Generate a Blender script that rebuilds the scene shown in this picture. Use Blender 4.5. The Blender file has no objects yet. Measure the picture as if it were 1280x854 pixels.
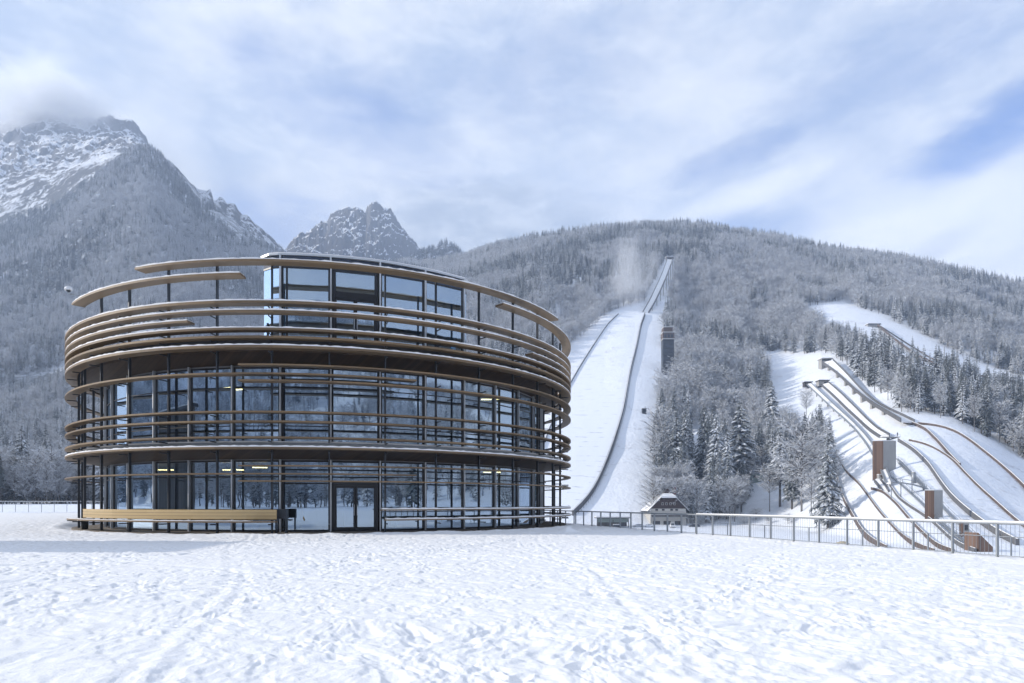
import bpy, math, random
import numpy as np
from mathutils import Vector, Matrix
R = math.radians
random.seed(7)
rng = np.random.default_rng(11)
SC = bpy.context.scene
COL = SC.collection

# ------------------------------------------------------------------ camera
EYE, F, CX, HZ = 1.6, 820.0, 640.0, 629.0
cam = bpy.data.cameras.new('camera')
cam.sensor_width = 36; cam.lens = 36 * F / 1280
cam.shift_y = (HZ - 427) / 1280
cam.clip_start = .1; cam.clip_end = 30000
co = bpy.data.objects.new('camera', cam); COL.objects.link(co)
co.location = (0, 0, EYE); co.rotation_euler = (R(90), 0, 0)
SC.camera = co

# ------------------------------------------------------------------ light
SUN_EL, SUN_AZ = 24.0, -90.0          # azimuth from +Y towards +X, where the sun stands
SKY_STRENGTH = 0.10
SC.view_settings.view_transform = 'Standard'; SC.view_settings.look = 'None'
SC.view_settings.exposure = 0.64; SC.view_settings.gamma = 1.0
SC.view_settings.use_curve_mapping = False
sun = bpy.data.lights.new('sun', 'SUN'); sun.energy = 4.3; sun.angle = R(.6); sun.color = (1, .93, .83)
so = bpy.data.objects.new('sun', sun); COL.objects.link(so)
sd = Vector((math.sin(R(SUN_AZ)) * math.cos(R(SUN_EL)), math.cos(R(SUN_AZ)) * math.cos(R(SUN_EL)), math.sin(R(SUN_EL))))
so.rotation_euler = sd.to_track_quat('Z', 'Y').to_euler()
so.location = (0, 0, 60)

W = bpy.data.worlds.new('World'); SC.world = W; W.use_nodes = True

class NT:
    """small node helper"""
    def __init__(s, tree): s.t = tree; s.n = tree.nodes; s.l = tree.links
    def new(s, ty, **k):
        n = s.n.new(ty)
        for a, b in k.items(): setattr(n, a, b)
        return n
    def put(s, sock, v):
        if isinstance(v, bpy.types.NodeSocket): s.l.new(v, sock)
        elif v is not None:
            try: sock.default_value = v
            except Exception: sock.default_value = tuple(v) + (1,)
    def math(s, op, a, b=None, c=None, clamp=False):
        n = s.new('ShaderNodeMath', operation=op); n.use_clamp = clamp
        s.put(n.inputs[0], a); s.put(n.inputs[1], b); s.put(n.inputs[2], c)
        return n.outputs[0]
    def mix(s, f, a, b, mode='MIX'):
        n = s.new('ShaderNodeMix', data_type='RGBA', blend_type=mode)
        s.put(n.inputs[0], f); s.put(n.inputs[6], a); s.put(n.inputs[7], b)
        return n.outputs[2]
    def ramp(s, v, lo, hi, a=0., b=1.):
        n = s.new('ShaderNodeMapRange', interpolation_type='SMOOTHSTEP')
        for i, x in enumerate((v, lo, hi, a, b)): s.put(n.inputs[i], x)
        return n.outputs[0]
    def noise(s, vec, scale, detail=4, rough=.5, dist=0., dims='3D'):
        n = s.new('ShaderNodeTexNoise', noise_dimensions=dims)
        if vec is not None: s.put(n.inputs['Vector'], vec)
        n.inputs['Scale'].default_value = scale; n.inputs['Detail'].default_value = detail
        n.inputs['Roughness'].default_value = rough; n.inputs['Distortion'].default_value = dist
        return n.outputs[0]
    def comb(s, x, y, z=0.):
        n = s.new('ShaderNodeCombineXYZ')
        for i, v in enumerate((x, y, z)): s.put(n.inputs[i], v)
        return n.outputs[0]
    def vmap(s, vec, scale=(1, 1, 1), rot=(0, 0, 0), loc=(0, 0, 0)):
        n = s.new('ShaderNodeMapping'); s.put(n.inputs[0], vec)
        n.inputs['Scale'].default_value = scale; n.inputs['Rotation'].default_value = rot; n.inputs['Location'].default_value = loc
        return n.outputs[0]

def sky():
    T = NT(W.node_tree); bg = T.n['Background']
    st = T.new('ShaderNodeTexSky', sky_type='NISHITA', sun_disc=False)
    st.sun_elevation = R(SUN_EL); st.sun_rotation = R(SUN_AZ); st.altitude = 900
    st.air_density = 1.0; st.dust_density = 1.2; st.ozone_density = 2.0
    tc = T.new('ShaderNodeTexCoord'); sx = T.new('ShaderNodeSeparateXYZ'); T.l.new(tc.outputs['Generated'], sx.inputs[0])
    x, y, z = sx.outputs
    az = T.math('MULTIPLY', T.math('ARCTAN2', x, y), 57.2958)
    el = T.math('MULTIPLY', T.math('ARCSINE', z), 57.2958)
    # streaks that lie along a slanting line in azimuth / elevation
    v = T.comb(az, el)
    warp = T.noise(T.vmap(v, (.03, .05, 1)), 1.0, 3, .5)
    vs = T.vmap(v, (.028, .10, 1), (0, 0, R(-22)))
    n1 = T.noise(vs, 1.0, 7, .56, .1)
    n2 = T.noise(T.vmap(v, (.05, .085, 1), (0, 0, R(-10)), (3, 7, 0)), 1.0, 8, .64, .1)
    n3 = T.noise(T.vmap(v, (.16, .42, 1), (0, 0, R(-28)), (9, 2, 0)), 1.0, 8, .68, .15)
    def blob(a0, e0, wa, we, ang):
        ca, sa = math.cos(R(ang)), math.sin(R(ang))
        da = T.math('SUBTRACT', az, a0); de = T.math('SUBTRACT', el, e0)
        u = T.math('DIVIDE', T.math('ADD', T.math('MULTIPLY', da, ca), T.math('MULTIPLY', de, sa)), wa)
        w = T.math('DIVIDE', T.math('SUBTRACT', T.math('MULTIPLY', de, ca), T.math('MULTIPLY', da, sa)), we)
        q = T.math('ADD', T.math('MULTIPLY', u, u), T.math('MULTIPLY', w, w))
        q = T.math('ADD', q, T.math('MULTIPLY', T.math('SUBTRACT', n3, .5), 2.2))
        return T.ramp(q, 1.5, -.3)
    # holes where the blue shows, placed by direction
    blue = None
    for b, g in ((( 38.5, 25.2, 9, 2.1, 16), 1.0), ((19.0, 26.6, 6.5, 1.3, 12), .6), ((18, 21.0, 7, 1.9, 2), .5),
                 ((-19, 21.6, 7, 2.6, -5), .5), ((-13, 30, 11, 4, -12), .34), ((2, 33, 12, 4, 10), .25),
                 ((30, 30, 12, 3, 12), .3), ((-70, 24, 30, 8, 0), .7), ((120, 30, 40, 12, 0), .6), ((200, 25, 30, 9, 0), .6)):
        m = T.math('MULTIPLY', blob(*b), g)
        blue = m if blue is None else T.math('MAXIMUM', blue, m)
    blue = T.math('ADD', blue, T.ramp(n1, .46, .28, 0, .55), clamp=True)
    grey = T.math('MAXIMUM', blob(-1.8, 22.2, 11, 4.2, -3), T.math('MULTIPLY', blob(-38, 25, 11, 3.6, -8), .9))
    grey = T.math('MAXIMUM', grey, T.math('MULTIPLY', blob(32, 17.8, 4.5, .9, 20), .45))
    # clouds: radiance divided by the background strength
    k = .90 / SKY_STRENGTH
    base = T.mix(T.ramp(n2, .34, .66), (.33 * k, .405 * k, .545 * k, 1), (.61 * k, .635 * k, .68 * k, 1))
    white = T.math('MAXIMUM', T.ramp(T.math('ADD', el, T.math('MULTIPLY', n2, -14)), 17, 4), T.math('MULTIPLY', blob(33, 19, 12, 4.5, 4), 1.0))
    white = T.math('MAXIMUM', white, T.math('MULTIPLY', blob(19, 23.6, 8, 1.2, 12), .8))
    white = T.math('MAXIMUM', white, T.math('MULTIPLY', blob(-28.5, 23.5, 4, 4.5, 0), .55))
    base = T.mix(T.math('MULTIPLY', white, .85), base, (.86 * k, .86 * k, .86 * k, 1))
    base = T.mix(T.math('MULTIPLY', grey, 1.0), base, (.28 * k, .33 * k, .41 * k, 1))
    base = T.mix(T.ramp(n3, .40, .72, 0, .38), base, (.76 * k, .78 * k, .80 * k, 1))
    bl = T.mix(1.0, st.outputs[0], (.62, .88, 1.35, 1), 'MULTIPLY')
    colr = T.mix(T.math('MULTIPLY', blue, 1.0), base, bl)
    # below the horizon: snow-lit haze colour
    colr = T.mix(T.ramp(el, 0, -4), colr, (.45 * k, .50 * k, .60 * k, 1))
    T.l.new(colr, bg.inputs[0]); bg.inputs[1].default_value = SKY_STRENGTH
sky()
W.cycles.sampling_method = 'MANUAL'; W.cycles.sample_map_resolution = 512

cy = SC.cycles
cy.use_denoising = True
try: cy.denoiser = 'OPENIMAGEDENOISE'
except Exception: pass
cy.max_bounces = 6; cy.diffuse_bounces = 2; cy.glossy_bounces = 3; cy.transmission_bounces = 3
cy.transparent_max_bounces = 14; cy.volume_bounces = 2
cy.caustics_reflective = False; cy.caustics_refractive = False
cy.sample_clamp_indirect = 6
cy.use_fast_gi = False

# ------------------------------------------------------------------ helpers
def P(px, py, d):
    return Vector(((px - CX) / F * d, d, EYE + (HZ - py) / F * d))

def mat(name, build):
    m = bpy.data.materials.new(name); m.use_nodes = True
    T = NT(m.node_tree); b = T.n['Principled BSDF']
    build(T, b, m); return m

def bump(T, b, h, strength, dist):
    n = T.new('ShaderNodeBump'); n.inputs['Strength'].default_value = strength; n.inputs['Distance'].default_value = dist
    T.l.new(h, n.inputs['Height']); T.l.new(n.outputs[0], b.inputs['Normal'])

def plain(name, c, rough=.6, metal=0., var=.12, scale=3., spec=.5):
    def f(T, b, m):
        g = T.new('ShaderNodeNewGeometry')
        n = T.noise(g.outputs['Position'], scale, 5, .6)
        lo = tuple(x * (1 - var) for x in c) + (1,); hi = tuple(min(1, x * (1 + var)) for x in c) + (1,)
        T.l.new(T.mix(n, lo, hi), b.inputs['Base Color'])
        b.inputs['Roughness'].default_value = rough; b.inputs['Metallic'].default_value = metal
        b.inputs['Specular IOR Level'].default_value = spec
    return mat(name, f)

def emis(name, c, s):
    def f(T, b, m):
        b.inputs['Base Color'].default_value = c + (1,)
        b.inputs['Emission Color'].default_value = c + (1,); b.inputs['Emission Strength'].default_value = s
    return mat(name, f)

def m_snow(T, b, m):
    g = T.new('ShaderNodeNewGeometry'); p = g.outputs['Position']
    n = T.noise(p, .35, 5, .6)
    T.l.new(T.mix(n, (.80, .80, .80, 1), (.86, .86, .86, 1)), b.inputs['Base Color'])
    b.inputs['Roughness'].default_value = .65; b.inputs['Specular IOR Level'].default_value = .25
    h = T.math('ADD', T.noise(p, 9, 4, .6), T.math('MULTIPLY', T.noise(p, 42, 3, .6), .35))
    bump(T, b, h, .45, .035)

def m_mountain(rock_from, rock_to, snowbias, scrub=0):
    def f(T, b, m):
        g = T.new('ShaderNodeNewGeometry'); p = g.outputs['Position']
        nz = T.new('ShaderNodeSeparateXYZ'); T.l.new(g.outputs['Normal'], nz.inputs[0])
        pz = T.new('ShaderNodeSeparateXYZ'); T.l.new(p, pz.inputs[0])
        n1 = T.noise(p, .012, 8, .65, .4)
        n2 = T.noise(T.vmap(p, (1, 1, .45), (R(18), R(25), 0)), .05, 9, .78, .8)
        s = T.math('ADD', nz.outputs[2], T.math('MULTIPLY', T.math('SUBTRACT', n1, .5), .9))
        s = T.math('ADD', s, T.math('MULTIPLY', T.math('SUBTRACT', n2, .5), 1.5))
        s = T.ramp(s, .56 - snowbias, .72 - snowbias)
        rock = T.mix(n2, (.06, .062, .07, 1), (.20, .195, .20, 1))
        c = T.mix(s, rock, (.82, .85, .90, 1))
        if scrub:   # dwarf pine and brush on the lower slopes
            k = T.math('MULTIPLY', T.ramp(T.math('ADD', pz.outputs[2], T.math('MULTIPLY', n1, 260)), scrub + 120, scrub - 60), T.ramp(n2, .60, .42))
            c = T.mix(T.math('MULTIPLY', k, .85), c, (.13, .14, .145, 1))
        T.l.new(c, b.inputs['Base Color']); b.inputs['Roughness'].default_value = .85
        b.inputs['Specular IOR Level'].default_value = .1
        bump(T, b, T.math('ADD', n2, n1), .9, 14)
    return f

def m_hill(T, b, m):
    g = T.new('ShaderNodeNewGeometry'); p = g.outputs['Position']
    n1 = T.noise(p, .05, 7, .65, .3); n2 = T.noise(p, .5, 5, .65)
    s = T.math('ADD', T.math('MULTIPLY', n1, .55), T.math('MULTIPLY', n2, .45))
    s = T.ramp(s, .545, .64)
    c = T.mix(T.math('MULTIPLY', s, .38), (.78, .81, .86, 1), (.22, .20, .19, 1))
    T.l.new(c, b.inputs['Base Color']); b.inputs['Roughness'].default_value = .75
    b.inputs['Specular IOR Level'].default_value = .15
    bump(T, b, T.math('ADD', n1, T.math('MULTIPLY', n2, .3)), .6, 2.5)

def m_needles(T, b, m):
    g = T.new('ShaderNodeNewGeometry'); oi = T.new('ShaderNodeObjectInfo')
    tc = T.new('ShaderNodeTexCoord')
    nz = T.new('ShaderNodeSeparateXYZ'); T.l.new(g.outputs['True Normal'], nz.inputs[0])
    n = T.noise(tc.outputs['Object'], 26, 3, .7)
    front = T.math('SUBTRACT', 1, g.outputs['Backfacing'])
    a = T.math('ADD', T.math('MULTIPLY', nz.outputs[2], .32), n)
    a = T.math('ADD', a, T.math('MULTIPLY', oi.outputs['Random'], .26))
    f = T.ramp(a, .75, 1.0)
    f = T.math('MULTIPLY', f, T.math('ADD', T.math('MULTIPLY', front, .6), .4))
    f = T.math('ADD', T.math('MULTIPLY', f, .86), .10)
    dark = T.mix(oi.outputs['Random'], (.022, .034, .03, 1), (.12, .135, .13, 1))
    T.l.new(T.mix(f, dark, (.72, .75, .80, 1)), b.inputs['Base Color'])
    b.inputs['Roughness'].default_value = .8; b.inputs['Specular IOR Level'].default_value = .1

def m_frost(T, b, m):
    oi = T.new('ShaderNodeObjectInfo'); tc = T.new('ShaderNodeTexCoord')
    n = T.noise(tc.outputs['Object'], 14, 3, .7)
    c = T.mix(n, (.52, .54, .57, 1), (.80, .82, .85, 1))
    c = T.mix(T.math('MULTIPLY', oi.outputs['Random'], .4), c, (.34, .34, .35, 1))
    T.l.new(c, b.inputs['Base Color']); b.inputs['Roughness'].default_value = .8
    b.inputs['Specular IOR Level'].default_value = .1

def m_wood(c1, c2, rough=.55, along=True):
    def f(T, b, m):
        tc = T.new('ShaderNodeTexCoord')
        sp = T.new('ShaderNodeSeparateXYZ'); T.l.new(tc.outputs['Object'], sp.inputs[0])
        ang = T.math('ARCTAN2', sp.outputs[1], sp.outputs[0])
        rad = T.math('SQRT', T.math('ADD', T.math('MULTIPLY', sp.outputs[0], sp.outputs[0]), T.math('MULTIPLY', sp.outputs[1], sp.outputs[1])))
        v = T.comb(T.math('MULTIPLY', ang, 10), T.math('MULTIPLY', rad, 22), T.math('MULTIPLY', sp.outputs[2], 22))
        n = T.noise(v, 1, 6, .65, .3)
        # boards butted end to end every few metres
        seg = T.math('FLOOR', T.math('ADD', T.math('MULTIPLY', ang, 5.9), T.math('MULTIPLY', T.math('FLOOR', T.math('MULTIPLY', rad, 7)), .37)))
        wn = T.new('ShaderNodeTexWhiteNoise', noise_dimensions='2D'); T.l.new(T.comb(seg, T.math('FLOOR', T.math('MULTIPLY', sp.outputs[2], 3))), wn.inputs['Vector'])
        k = T.math('ADD', T.math('MULTIPLY', n, .5), T.math('MULTIPLY', wn.outputs[0], .5))
        T.l.new(T.mix(k, c1 + (1,), c2 + (1,)), b.inputs['Base Color'])
        b.inputs['Roughness'].default_value = rough
        bump(T, b, n, .2, .01)
    return f

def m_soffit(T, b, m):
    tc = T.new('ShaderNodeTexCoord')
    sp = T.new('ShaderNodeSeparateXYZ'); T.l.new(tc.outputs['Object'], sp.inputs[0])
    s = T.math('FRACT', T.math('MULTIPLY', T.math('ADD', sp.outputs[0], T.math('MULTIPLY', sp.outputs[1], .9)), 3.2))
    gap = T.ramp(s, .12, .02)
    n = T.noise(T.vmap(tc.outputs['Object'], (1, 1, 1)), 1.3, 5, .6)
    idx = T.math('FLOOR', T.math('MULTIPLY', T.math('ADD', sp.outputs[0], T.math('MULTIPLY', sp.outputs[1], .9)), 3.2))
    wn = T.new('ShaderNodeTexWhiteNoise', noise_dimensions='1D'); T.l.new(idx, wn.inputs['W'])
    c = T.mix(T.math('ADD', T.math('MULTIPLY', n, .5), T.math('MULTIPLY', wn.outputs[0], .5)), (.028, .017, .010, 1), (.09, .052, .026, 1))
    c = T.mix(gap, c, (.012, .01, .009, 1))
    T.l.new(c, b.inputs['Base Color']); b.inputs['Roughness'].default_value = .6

def m_glass(T, b, m):
    out = T.n['Material Output']
    g = T.new('ShaderNodeBsdfGlossy'); g.inputs['Roughness'].default_value = .004; g.inputs['Color'].default_value = (.66, .82, 1, 1)
    t = T.new('ShaderNodeBsdfTransparent'); t.inputs['Color'].default_value = (.45, .58, .66, 1)
    fr = T.new('ShaderNodeFresnel'); fr.inputs['IOR'].default_value = 1.75
    tc = T.new('ShaderNodeTexCoord')
    nb = T.new('ShaderNodeBump'); nb.inputs['Strength'].default_value = .05; nb.inputs['Distance'].default_value = .05
    T.l.new(T.noise(tc.outputs['Object'], .55, 2, .5), nb.inputs['Height']); T.l.new(nb.outputs[0], g.inputs['Normal'])
    mx = T.new('ShaderNodeMixShader')
    T.l.new(T.math('ADD', T.math('MULTIPLY', fr.outputs[0], 1.0), .38, clamp=True), mx.inputs[0])
    T.l.new(t.outputs[0], mx.inputs[1]); T.l.new(g.outputs[0], mx.inputs[2]); T.l.new(mx.outputs[0], out.inputs['Surface'])

def m_net(T, b, m):
    """flying hill landing: snow with thin crosswise net lines"""
    tc = T.new('ShaderNodeTexCoord'); uv = tc.outputs['UV']
    sp = T.new('ShaderNodeSeparateXYZ'); T.l.new(uv, sp.inputs[0])
    n = T.noise(T.comb(T.math('MULTIPLY', sp.outputs[0], 6), T.math('MULTIPLY', sp.outputs[1], 46)), 1, 4, .6)
    n2 = T.noise(T.comb(T.math('MULTIPLY', sp.outputs[0], 3), T.math('MULTIPLY', sp.outputs[1], 9)), 1, 4, .6)
    l = T.math('MULTIPLY', T.ramp(T.math('FRACT', T.math('ADD', T.math('MULTIPLY', sp.outputs[1], 62), T.math('MULTIPLY', n2, .6))), .16, .04), T.ramp(n, .50, .66))
    T.l.new(T.mix(T.math('MULTIPLY', l, .85), (.76, .79, .84, 1), (.30, .32, .37, 1)), b.inputs['Base Color'])
    b.inputs['Roughness'].default_value = .7
    bump(T, b, T.math('ADD', n2, T.math('MULTIPLY', n, .3)), .4, 1.0)

def m_concrete(T, b, m):
    g = T.new('ShaderNodeNewGeometry'); p = g.outputs['Position']
    n = T.noise(T.vmap(p, (1, 1, .25)), 1.1, 6, .65); n2 = T.noise(p, .25, 3)
    T.l.new(T.mix(T.math('ADD', T.math('MULTIPLY', n, .6), T.math('MULTIPLY', n2, .4)), (.22, .215, .21, 1), (.50, .49, .47, 1)), b.inputs['Base Color'])
    b.inputs['Roughness'].default_value = .85

def m_slats(c1, c2, freq):
    def f(T, b, m):
        g = T.new('ShaderNodeNewGeometry'); p = g.outputs['Position']
        sp = T.new('ShaderNodeSeparateXYZ'); T.l.new(p, sp.inputs[0])
        a = T.math('MULTIPLY', T.math('ADD', sp.outputs[0], T.math('MULTIPLY', sp.outputs[1], .7)), freq)
        gap = T.ramp(T.math('FRACT', a), .22, .04)
        wn = T.new('ShaderNodeTexWhiteNoise', noise_dimensions='1D'); T.l.new(T.math('FLOOR', a), wn.inputs['W'])
        c = T.mix(wn.outputs[0], c1 + (1,), c2 + (1,))
        T.l.new(T.mix(gap, c, (.02, .015, .012, 1)), b.inputs['Base Color']); b.inputs['Roughness'].default_value = .7
    return f

M = {}
M['snow'] = mat('snow', m_snow)
M['hill'] = mat('hillside_snow', m_hill)
M['rock'] = mat('snowy_rock', m_mountain(0, 1, -.02, 850))
M['peakrock'] = mat('dark_snowy_rock', m_mountain(0, 1, -.01))
M['needles'] = mat('frosted_needles', m_needles)
M['frost'] = mat('hoarfrost_twigs', m_frost)
M['bark'] = plain('bark', (.085, .075, .07), .9, scale=.8, var=.3)
M['bark_grey'] = plain('grey_bark', (.17, .16, .155), .9, scale=.8, var=.3)
M['larch'] = mat('larch_board', m_wood((.085, .055, .029), (.25, .165, .085)))
M['bench'] = mat('oiled_bench_board', m_wood((.42, .29, .13), (.60, .45, .24)))
M['soffit'] = mat('soffit_board', m_soffit)
M['glass'] = mat('facade_glass', m_glass)
M['steel'] = plain('anthracite_steel', (.035, .040, .048), .42, .3, .2)
M['frame'] = plain('black_frame', (.012, .014, .019), .4, .1, .2)
M['alu'] = plain('aluminium', (.52, .54, .56), .4, .55, .08)
M['galv'] = plain('galvanised_steel', (.30, .32, .34), .5, .5, .15)
M['slab'] = plain('dark_slab', (.05, .052, .056), .7)
M['core'] = plain('interior_wall', (.22, .23, .25), .8, var=.25, scale=.3)
M['ceil'] = plain('interior_ceiling', (.26, .26, .27), .9)
M['floor_in'] = plain('interior_floor', (.16, .15, .14), .5)
M['terrace'] = plain('timber_paving', (.20, .165, .13), .8, var=.4, scale=2.5)
M['spandrel'] = plain('dark_blue_spandrel', (.02, .035, .07), .12, .0, .2)
M['conc'] = mat('concrete', m_concrete)
M['brownslat'] = mat('brown_slats', m_slats((.13, .078, .055), (.23, .14, .095), 3.2))
M['greyslat'] = mat('grey_slats', m_slats((.055, .052, .052), (.12, .11, .105), 1.6))
M['net'] = mat('landing_net_snow', m_net)
M['rust'] = plain('weathered_board', (.115, .085, .072), .8, var=.45, scale=.35)
M['greyboard'] = plain('grey_weathered_board', (.12, .12, .125), .8, var=.4, scale=.35)
M['darkwood'] = plain('dark_gable_boards', (.035, .018, .015), .7, var=.3)
M['plaster'] = plain('white_plaster', (.52, .50, .46), .9, var=.1)
M['glassdark'] = plain('dark_window', (.02, .025, .035), .15, var=.2)
M['rubber'] = plain('rubber', (.02, .02, .02), .8)
M['white'] = plain('white_paint', (.75, .76, .78), .35, var=.04)
M['carsilver'] = plain('silver_paint', (.42, .44, .47), .3, .5, .06)
M['cardark'] = plain('dark_blue_paint', (.03, .04, .06), .3, .3, .1)
M['brick'] = plain('red_brick', (.30, .09, .06), .85, var=.3)
M['lamp'] = emis('lamp_glow', (1, .72, .30), 6.0)
M['cloth'] = plain('dark_jacket', (.03, .035, .06), .9)
M['skin'] = plain('skin', (.5, .32, .25), .7)
M['green'] = plain('green_grey_paint', (.22, .27, .25), .7)
M['tan'] = plain('wet_sand', (.45, .38, .26), .9)

def mesh_obj(name, verts, faces, material, parent=None, smooth=False, loc=None):
    me = bpy.data.meshes.new(name); me.from_pydata([tuple(v) for v in verts], [], faces); me.update()
    if smooth: me.shade_smooth()
    if material: me.materials.append(material)
    o = bpy.data.objects.new(name, me); COL.objects.link(o)
    if parent: o.parent = parent
    if loc is not None: o.location = loc
    return o

def grid_obj(name, V, nr, nc, material, smooth=True, uv=None):
    """V: (nr*nc,3) numpy vertices of a grid"""
    me = bpy.data.meshes.new(name)
    i = np.arange(nr - 1)[:, None] * nc + np.arange(nc - 1)[None, :]
    q = np.stack([i, i + 1, i + 1 + nc, i + nc], -1).reshape(-1, 4).astype(np.int32)
    me.vertices.add(len(V)); me.vertices.foreach_set('co', V.astype(np.float32).ravel())
    me.loops.add(q.size); me.loops.foreach_set('vertex_index', q.ravel())
    me.polygons.add(len(q)); me.polygons.foreach_set('loop_start', np.arange(0, q.size, 4, dtype=np.int32))
    me.polygons.foreach_set('use_smooth', np.full(len(q), smooth))
    me.update(calc_edges=True)
    if uv is not None:
        l = me.uv_layers.new(name='UVMap'); l.data.foreach_set('uv', uv.reshape(-1, 2)[q.ravel()].astype(np.float32).ravel())
    me.materials.append(material)
    o = bpy.data.objects.new(name, me); COL.objects.link(o); return o

def tag(o, label=None, cat=None, group=None, kind=None):
    if label: o['label'] = label
    if cat: o['category'] = cat
    if group: o['group'] = group
    if kind: o['kind'] = kind
    return o

def thing(name, label, cat, loc=(0, 0, 0), rz=0., group=None):
    o = bpy.data.objects.new(name, None); o.empty_display_size = .5; COL.objects.link(o)
    o.location = loc; o.rotation_euler = (0, 0, rz)
    return tag(o, label, cat, group)

class MB:
    def __init__(s): s.v = []; s.f = []
    def quad_prism(s, pts, z0, z1):
        """polygon (list of xy, ccw) extruded"""
        n = len(pts); b = len(s.v)
        s.v += [(x, y, z0) for x, y in pts] + [(x, y, z1) for x, y in pts]
        s.f.append(tuple(b + i for i in reversed(range(n)))); s.f.append(tuple(b + n + i for i in range(n)))
        for i in range(n):
            j = (i + 1) % n; s.f.append((b + i, b + j, b + n + j, b + n + i))
        return s
    def box(s, c, size, rz=0.):
        x, y, z = c; a, d, h = size[0] / 2, size[1] / 2, size[2] / 2
        cc, ss = math.cos(rz), math.sin(rz)
        pts = [(x + u * cc - w * ss, y + u * ss + w * cc) for u, w in ((-a, -d), (a, -d), (a, d), (-a, d))]
        return s.quad_prism(pts, z - h, z + h)
    def bar(s, p, q, w, h=None, up=(0, 0, 1)):
        h = h or w; p = Vector(p); q = Vector(q); d = (q - p)
        if d.length < 1e-6: return s
        d.normalize(); u = Vector(up)
        if abs(d.dot(u)) > .97: u = Vector((1, 0, 0))
        a = d.cross(u).normalized() * w / 2; c = a.cross(d).normalized() * h / 2
        b = len(s.v)
        for e in (p, q):
            for k, l in ((-1, -1), (1, -1), (1, 1), (-1, 1)): s.v.append(tuple(e + a * k + c * l))
        s.f += [(b, b + 1, b + 2, b + 3), (b + 7, b + 6, b + 5, b + 4)]
        for i in range(4):
            j = (i + 1) % 4; s.f.append((b + i, b + 4 + i, b + 4 + j, b + j))
        return s
    def tube(s, pts, r, n=8, closed=False):
        rs = r if isinstance(r, (list, tuple)) else [r] * len(pts)
        b = len(s.v); m = len(pts); pts = [Vector(p) for p in pts]
        for i, p in enumerate(pts):
            d = (pts[min(i + 1, m - 1)] - pts[max(i - 1, 0)]).normalized()
            u = Vector((0, 0, 1)) if abs(d.z) < .95 else Vector((1, 0, 0))
            a = d.cross(u).normalized(); c = a.cross(d).normalized()
            for k in range(n):
                t = 2 * math.pi * k / n; s.v.append(tuple(p + (a * math.cos(t) + c * math.sin(t)) * rs[i]))
        for i in range(m - 1):
            for k in range(n):
                j = (k + 1) % n
                s.f.append((b + i * n + k, b + i * n + j, b + (i + 1) * n + j, b + (i + 1) * n + k))
        s.f.append(tuple(b + k for k in reversed(range(n)))); s.f.append(tuple(b + (m - 1) * n + k for k in range(n)))
        return s
    def arc(s, a0, a1, r0, r1, z0, z1, z0b=None, z1b=None, step=2.0, jag=0.):
        """ring segment about the origin; r0 inner, r1 outer; z0b/z1b: heights at the inner edge"""
        n = max(2, int(abs(a1 - a0) / step) + 1); b = len(s.v)
        full = abs(abs(a1 - a0) - 360) < 1e-3
        z0b = z0 if z0b is None else z0b; z1b = z1 if z1b is None else z1b
        for i in range(n + 1):
            a = R(a0 + (a1 - a0) * i / n); c, q = math.cos(a), math.sin(a)
            jz = random.uniform(0, jag) if jag else 0
            s.v += [(r1 * c, r1 * q, z0), (r1 * c, r1 * q, z1 + jz), (r0 * c, r0 * q, z1b + jz), (r0 * c, r0 * q, z0b)]
        for i in range(n):
            o = b + i * 4
            for k in range(4):
                l = (k + 1) % 4; s.f.append((o + k, o + l, o + 4 + l, o + 4 + k))
        if not full:
            s.f.append((b, b + 3, b + 2, b + 1)); e = b + n * 4; s.f.append((e, e + 1, e + 2, e + 3))
        return s
    def build(s, name, material, parent=None, smooth=False, loc=None):
        return mesh_obj(name, s.v, s.f, material, parent, smooth, loc)

# ------------------------------------------------------------------ noise
def vnoise(x, y, seed=0):
    xi = np.floor(x).astype(np.int64); yi = np.floor(y).astype(np.int64)
    fx = x - xi; fy = y - yi; fx = fx * fx * (3 - 2 * fx); fy = fy * fy * (3 - 2 * fy)
    def h(a, b):
        n = (a * 374761393 + b * 668265263 + seed * 974634777) & 0xffffffff
        n = ((n ^ (n >> 13)) * 1274126177) & 0xffffffff
        return ((n ^ (n >> 16)) & 0xffff) / 65535.0
    a = h(xi, yi); b = h(xi + 1, yi); c = h(xi, yi + 1); d = h(xi + 1, yi + 1)
    return (a + (b - a) * fx) * (1 - fy) + (c + (d - c) * fx) * fy
def fbm(x, y, octv=5, seed=0, gain=.5):
    s = 0; a = 1; t = 0
    for k in range(octv):
        s = s + a * (vnoise(x, y, seed + k) - .5); t += a; a *= gain; x = x * 2.03 + 7.1; y = y * 2.03 - 3.7
    return s / t * 2
def ridged(x, y, octv=6, seed=0, gain=.55):
    s = 0; a = 1; t = 0
    for k in range(octv):
        s = s + a * (1 - 2 * np.abs(vnoise(x, y, seed + k) - .5)); t += a; a *= gain; x = x * 2.1 + 3.3; y = y * 2.1 + 1.7
    return s / t
def sstep(a, b, x):
    t = np.clip((x - a) / (b - a), 0, 1); return t * t * (3 - 2 * t)

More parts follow.
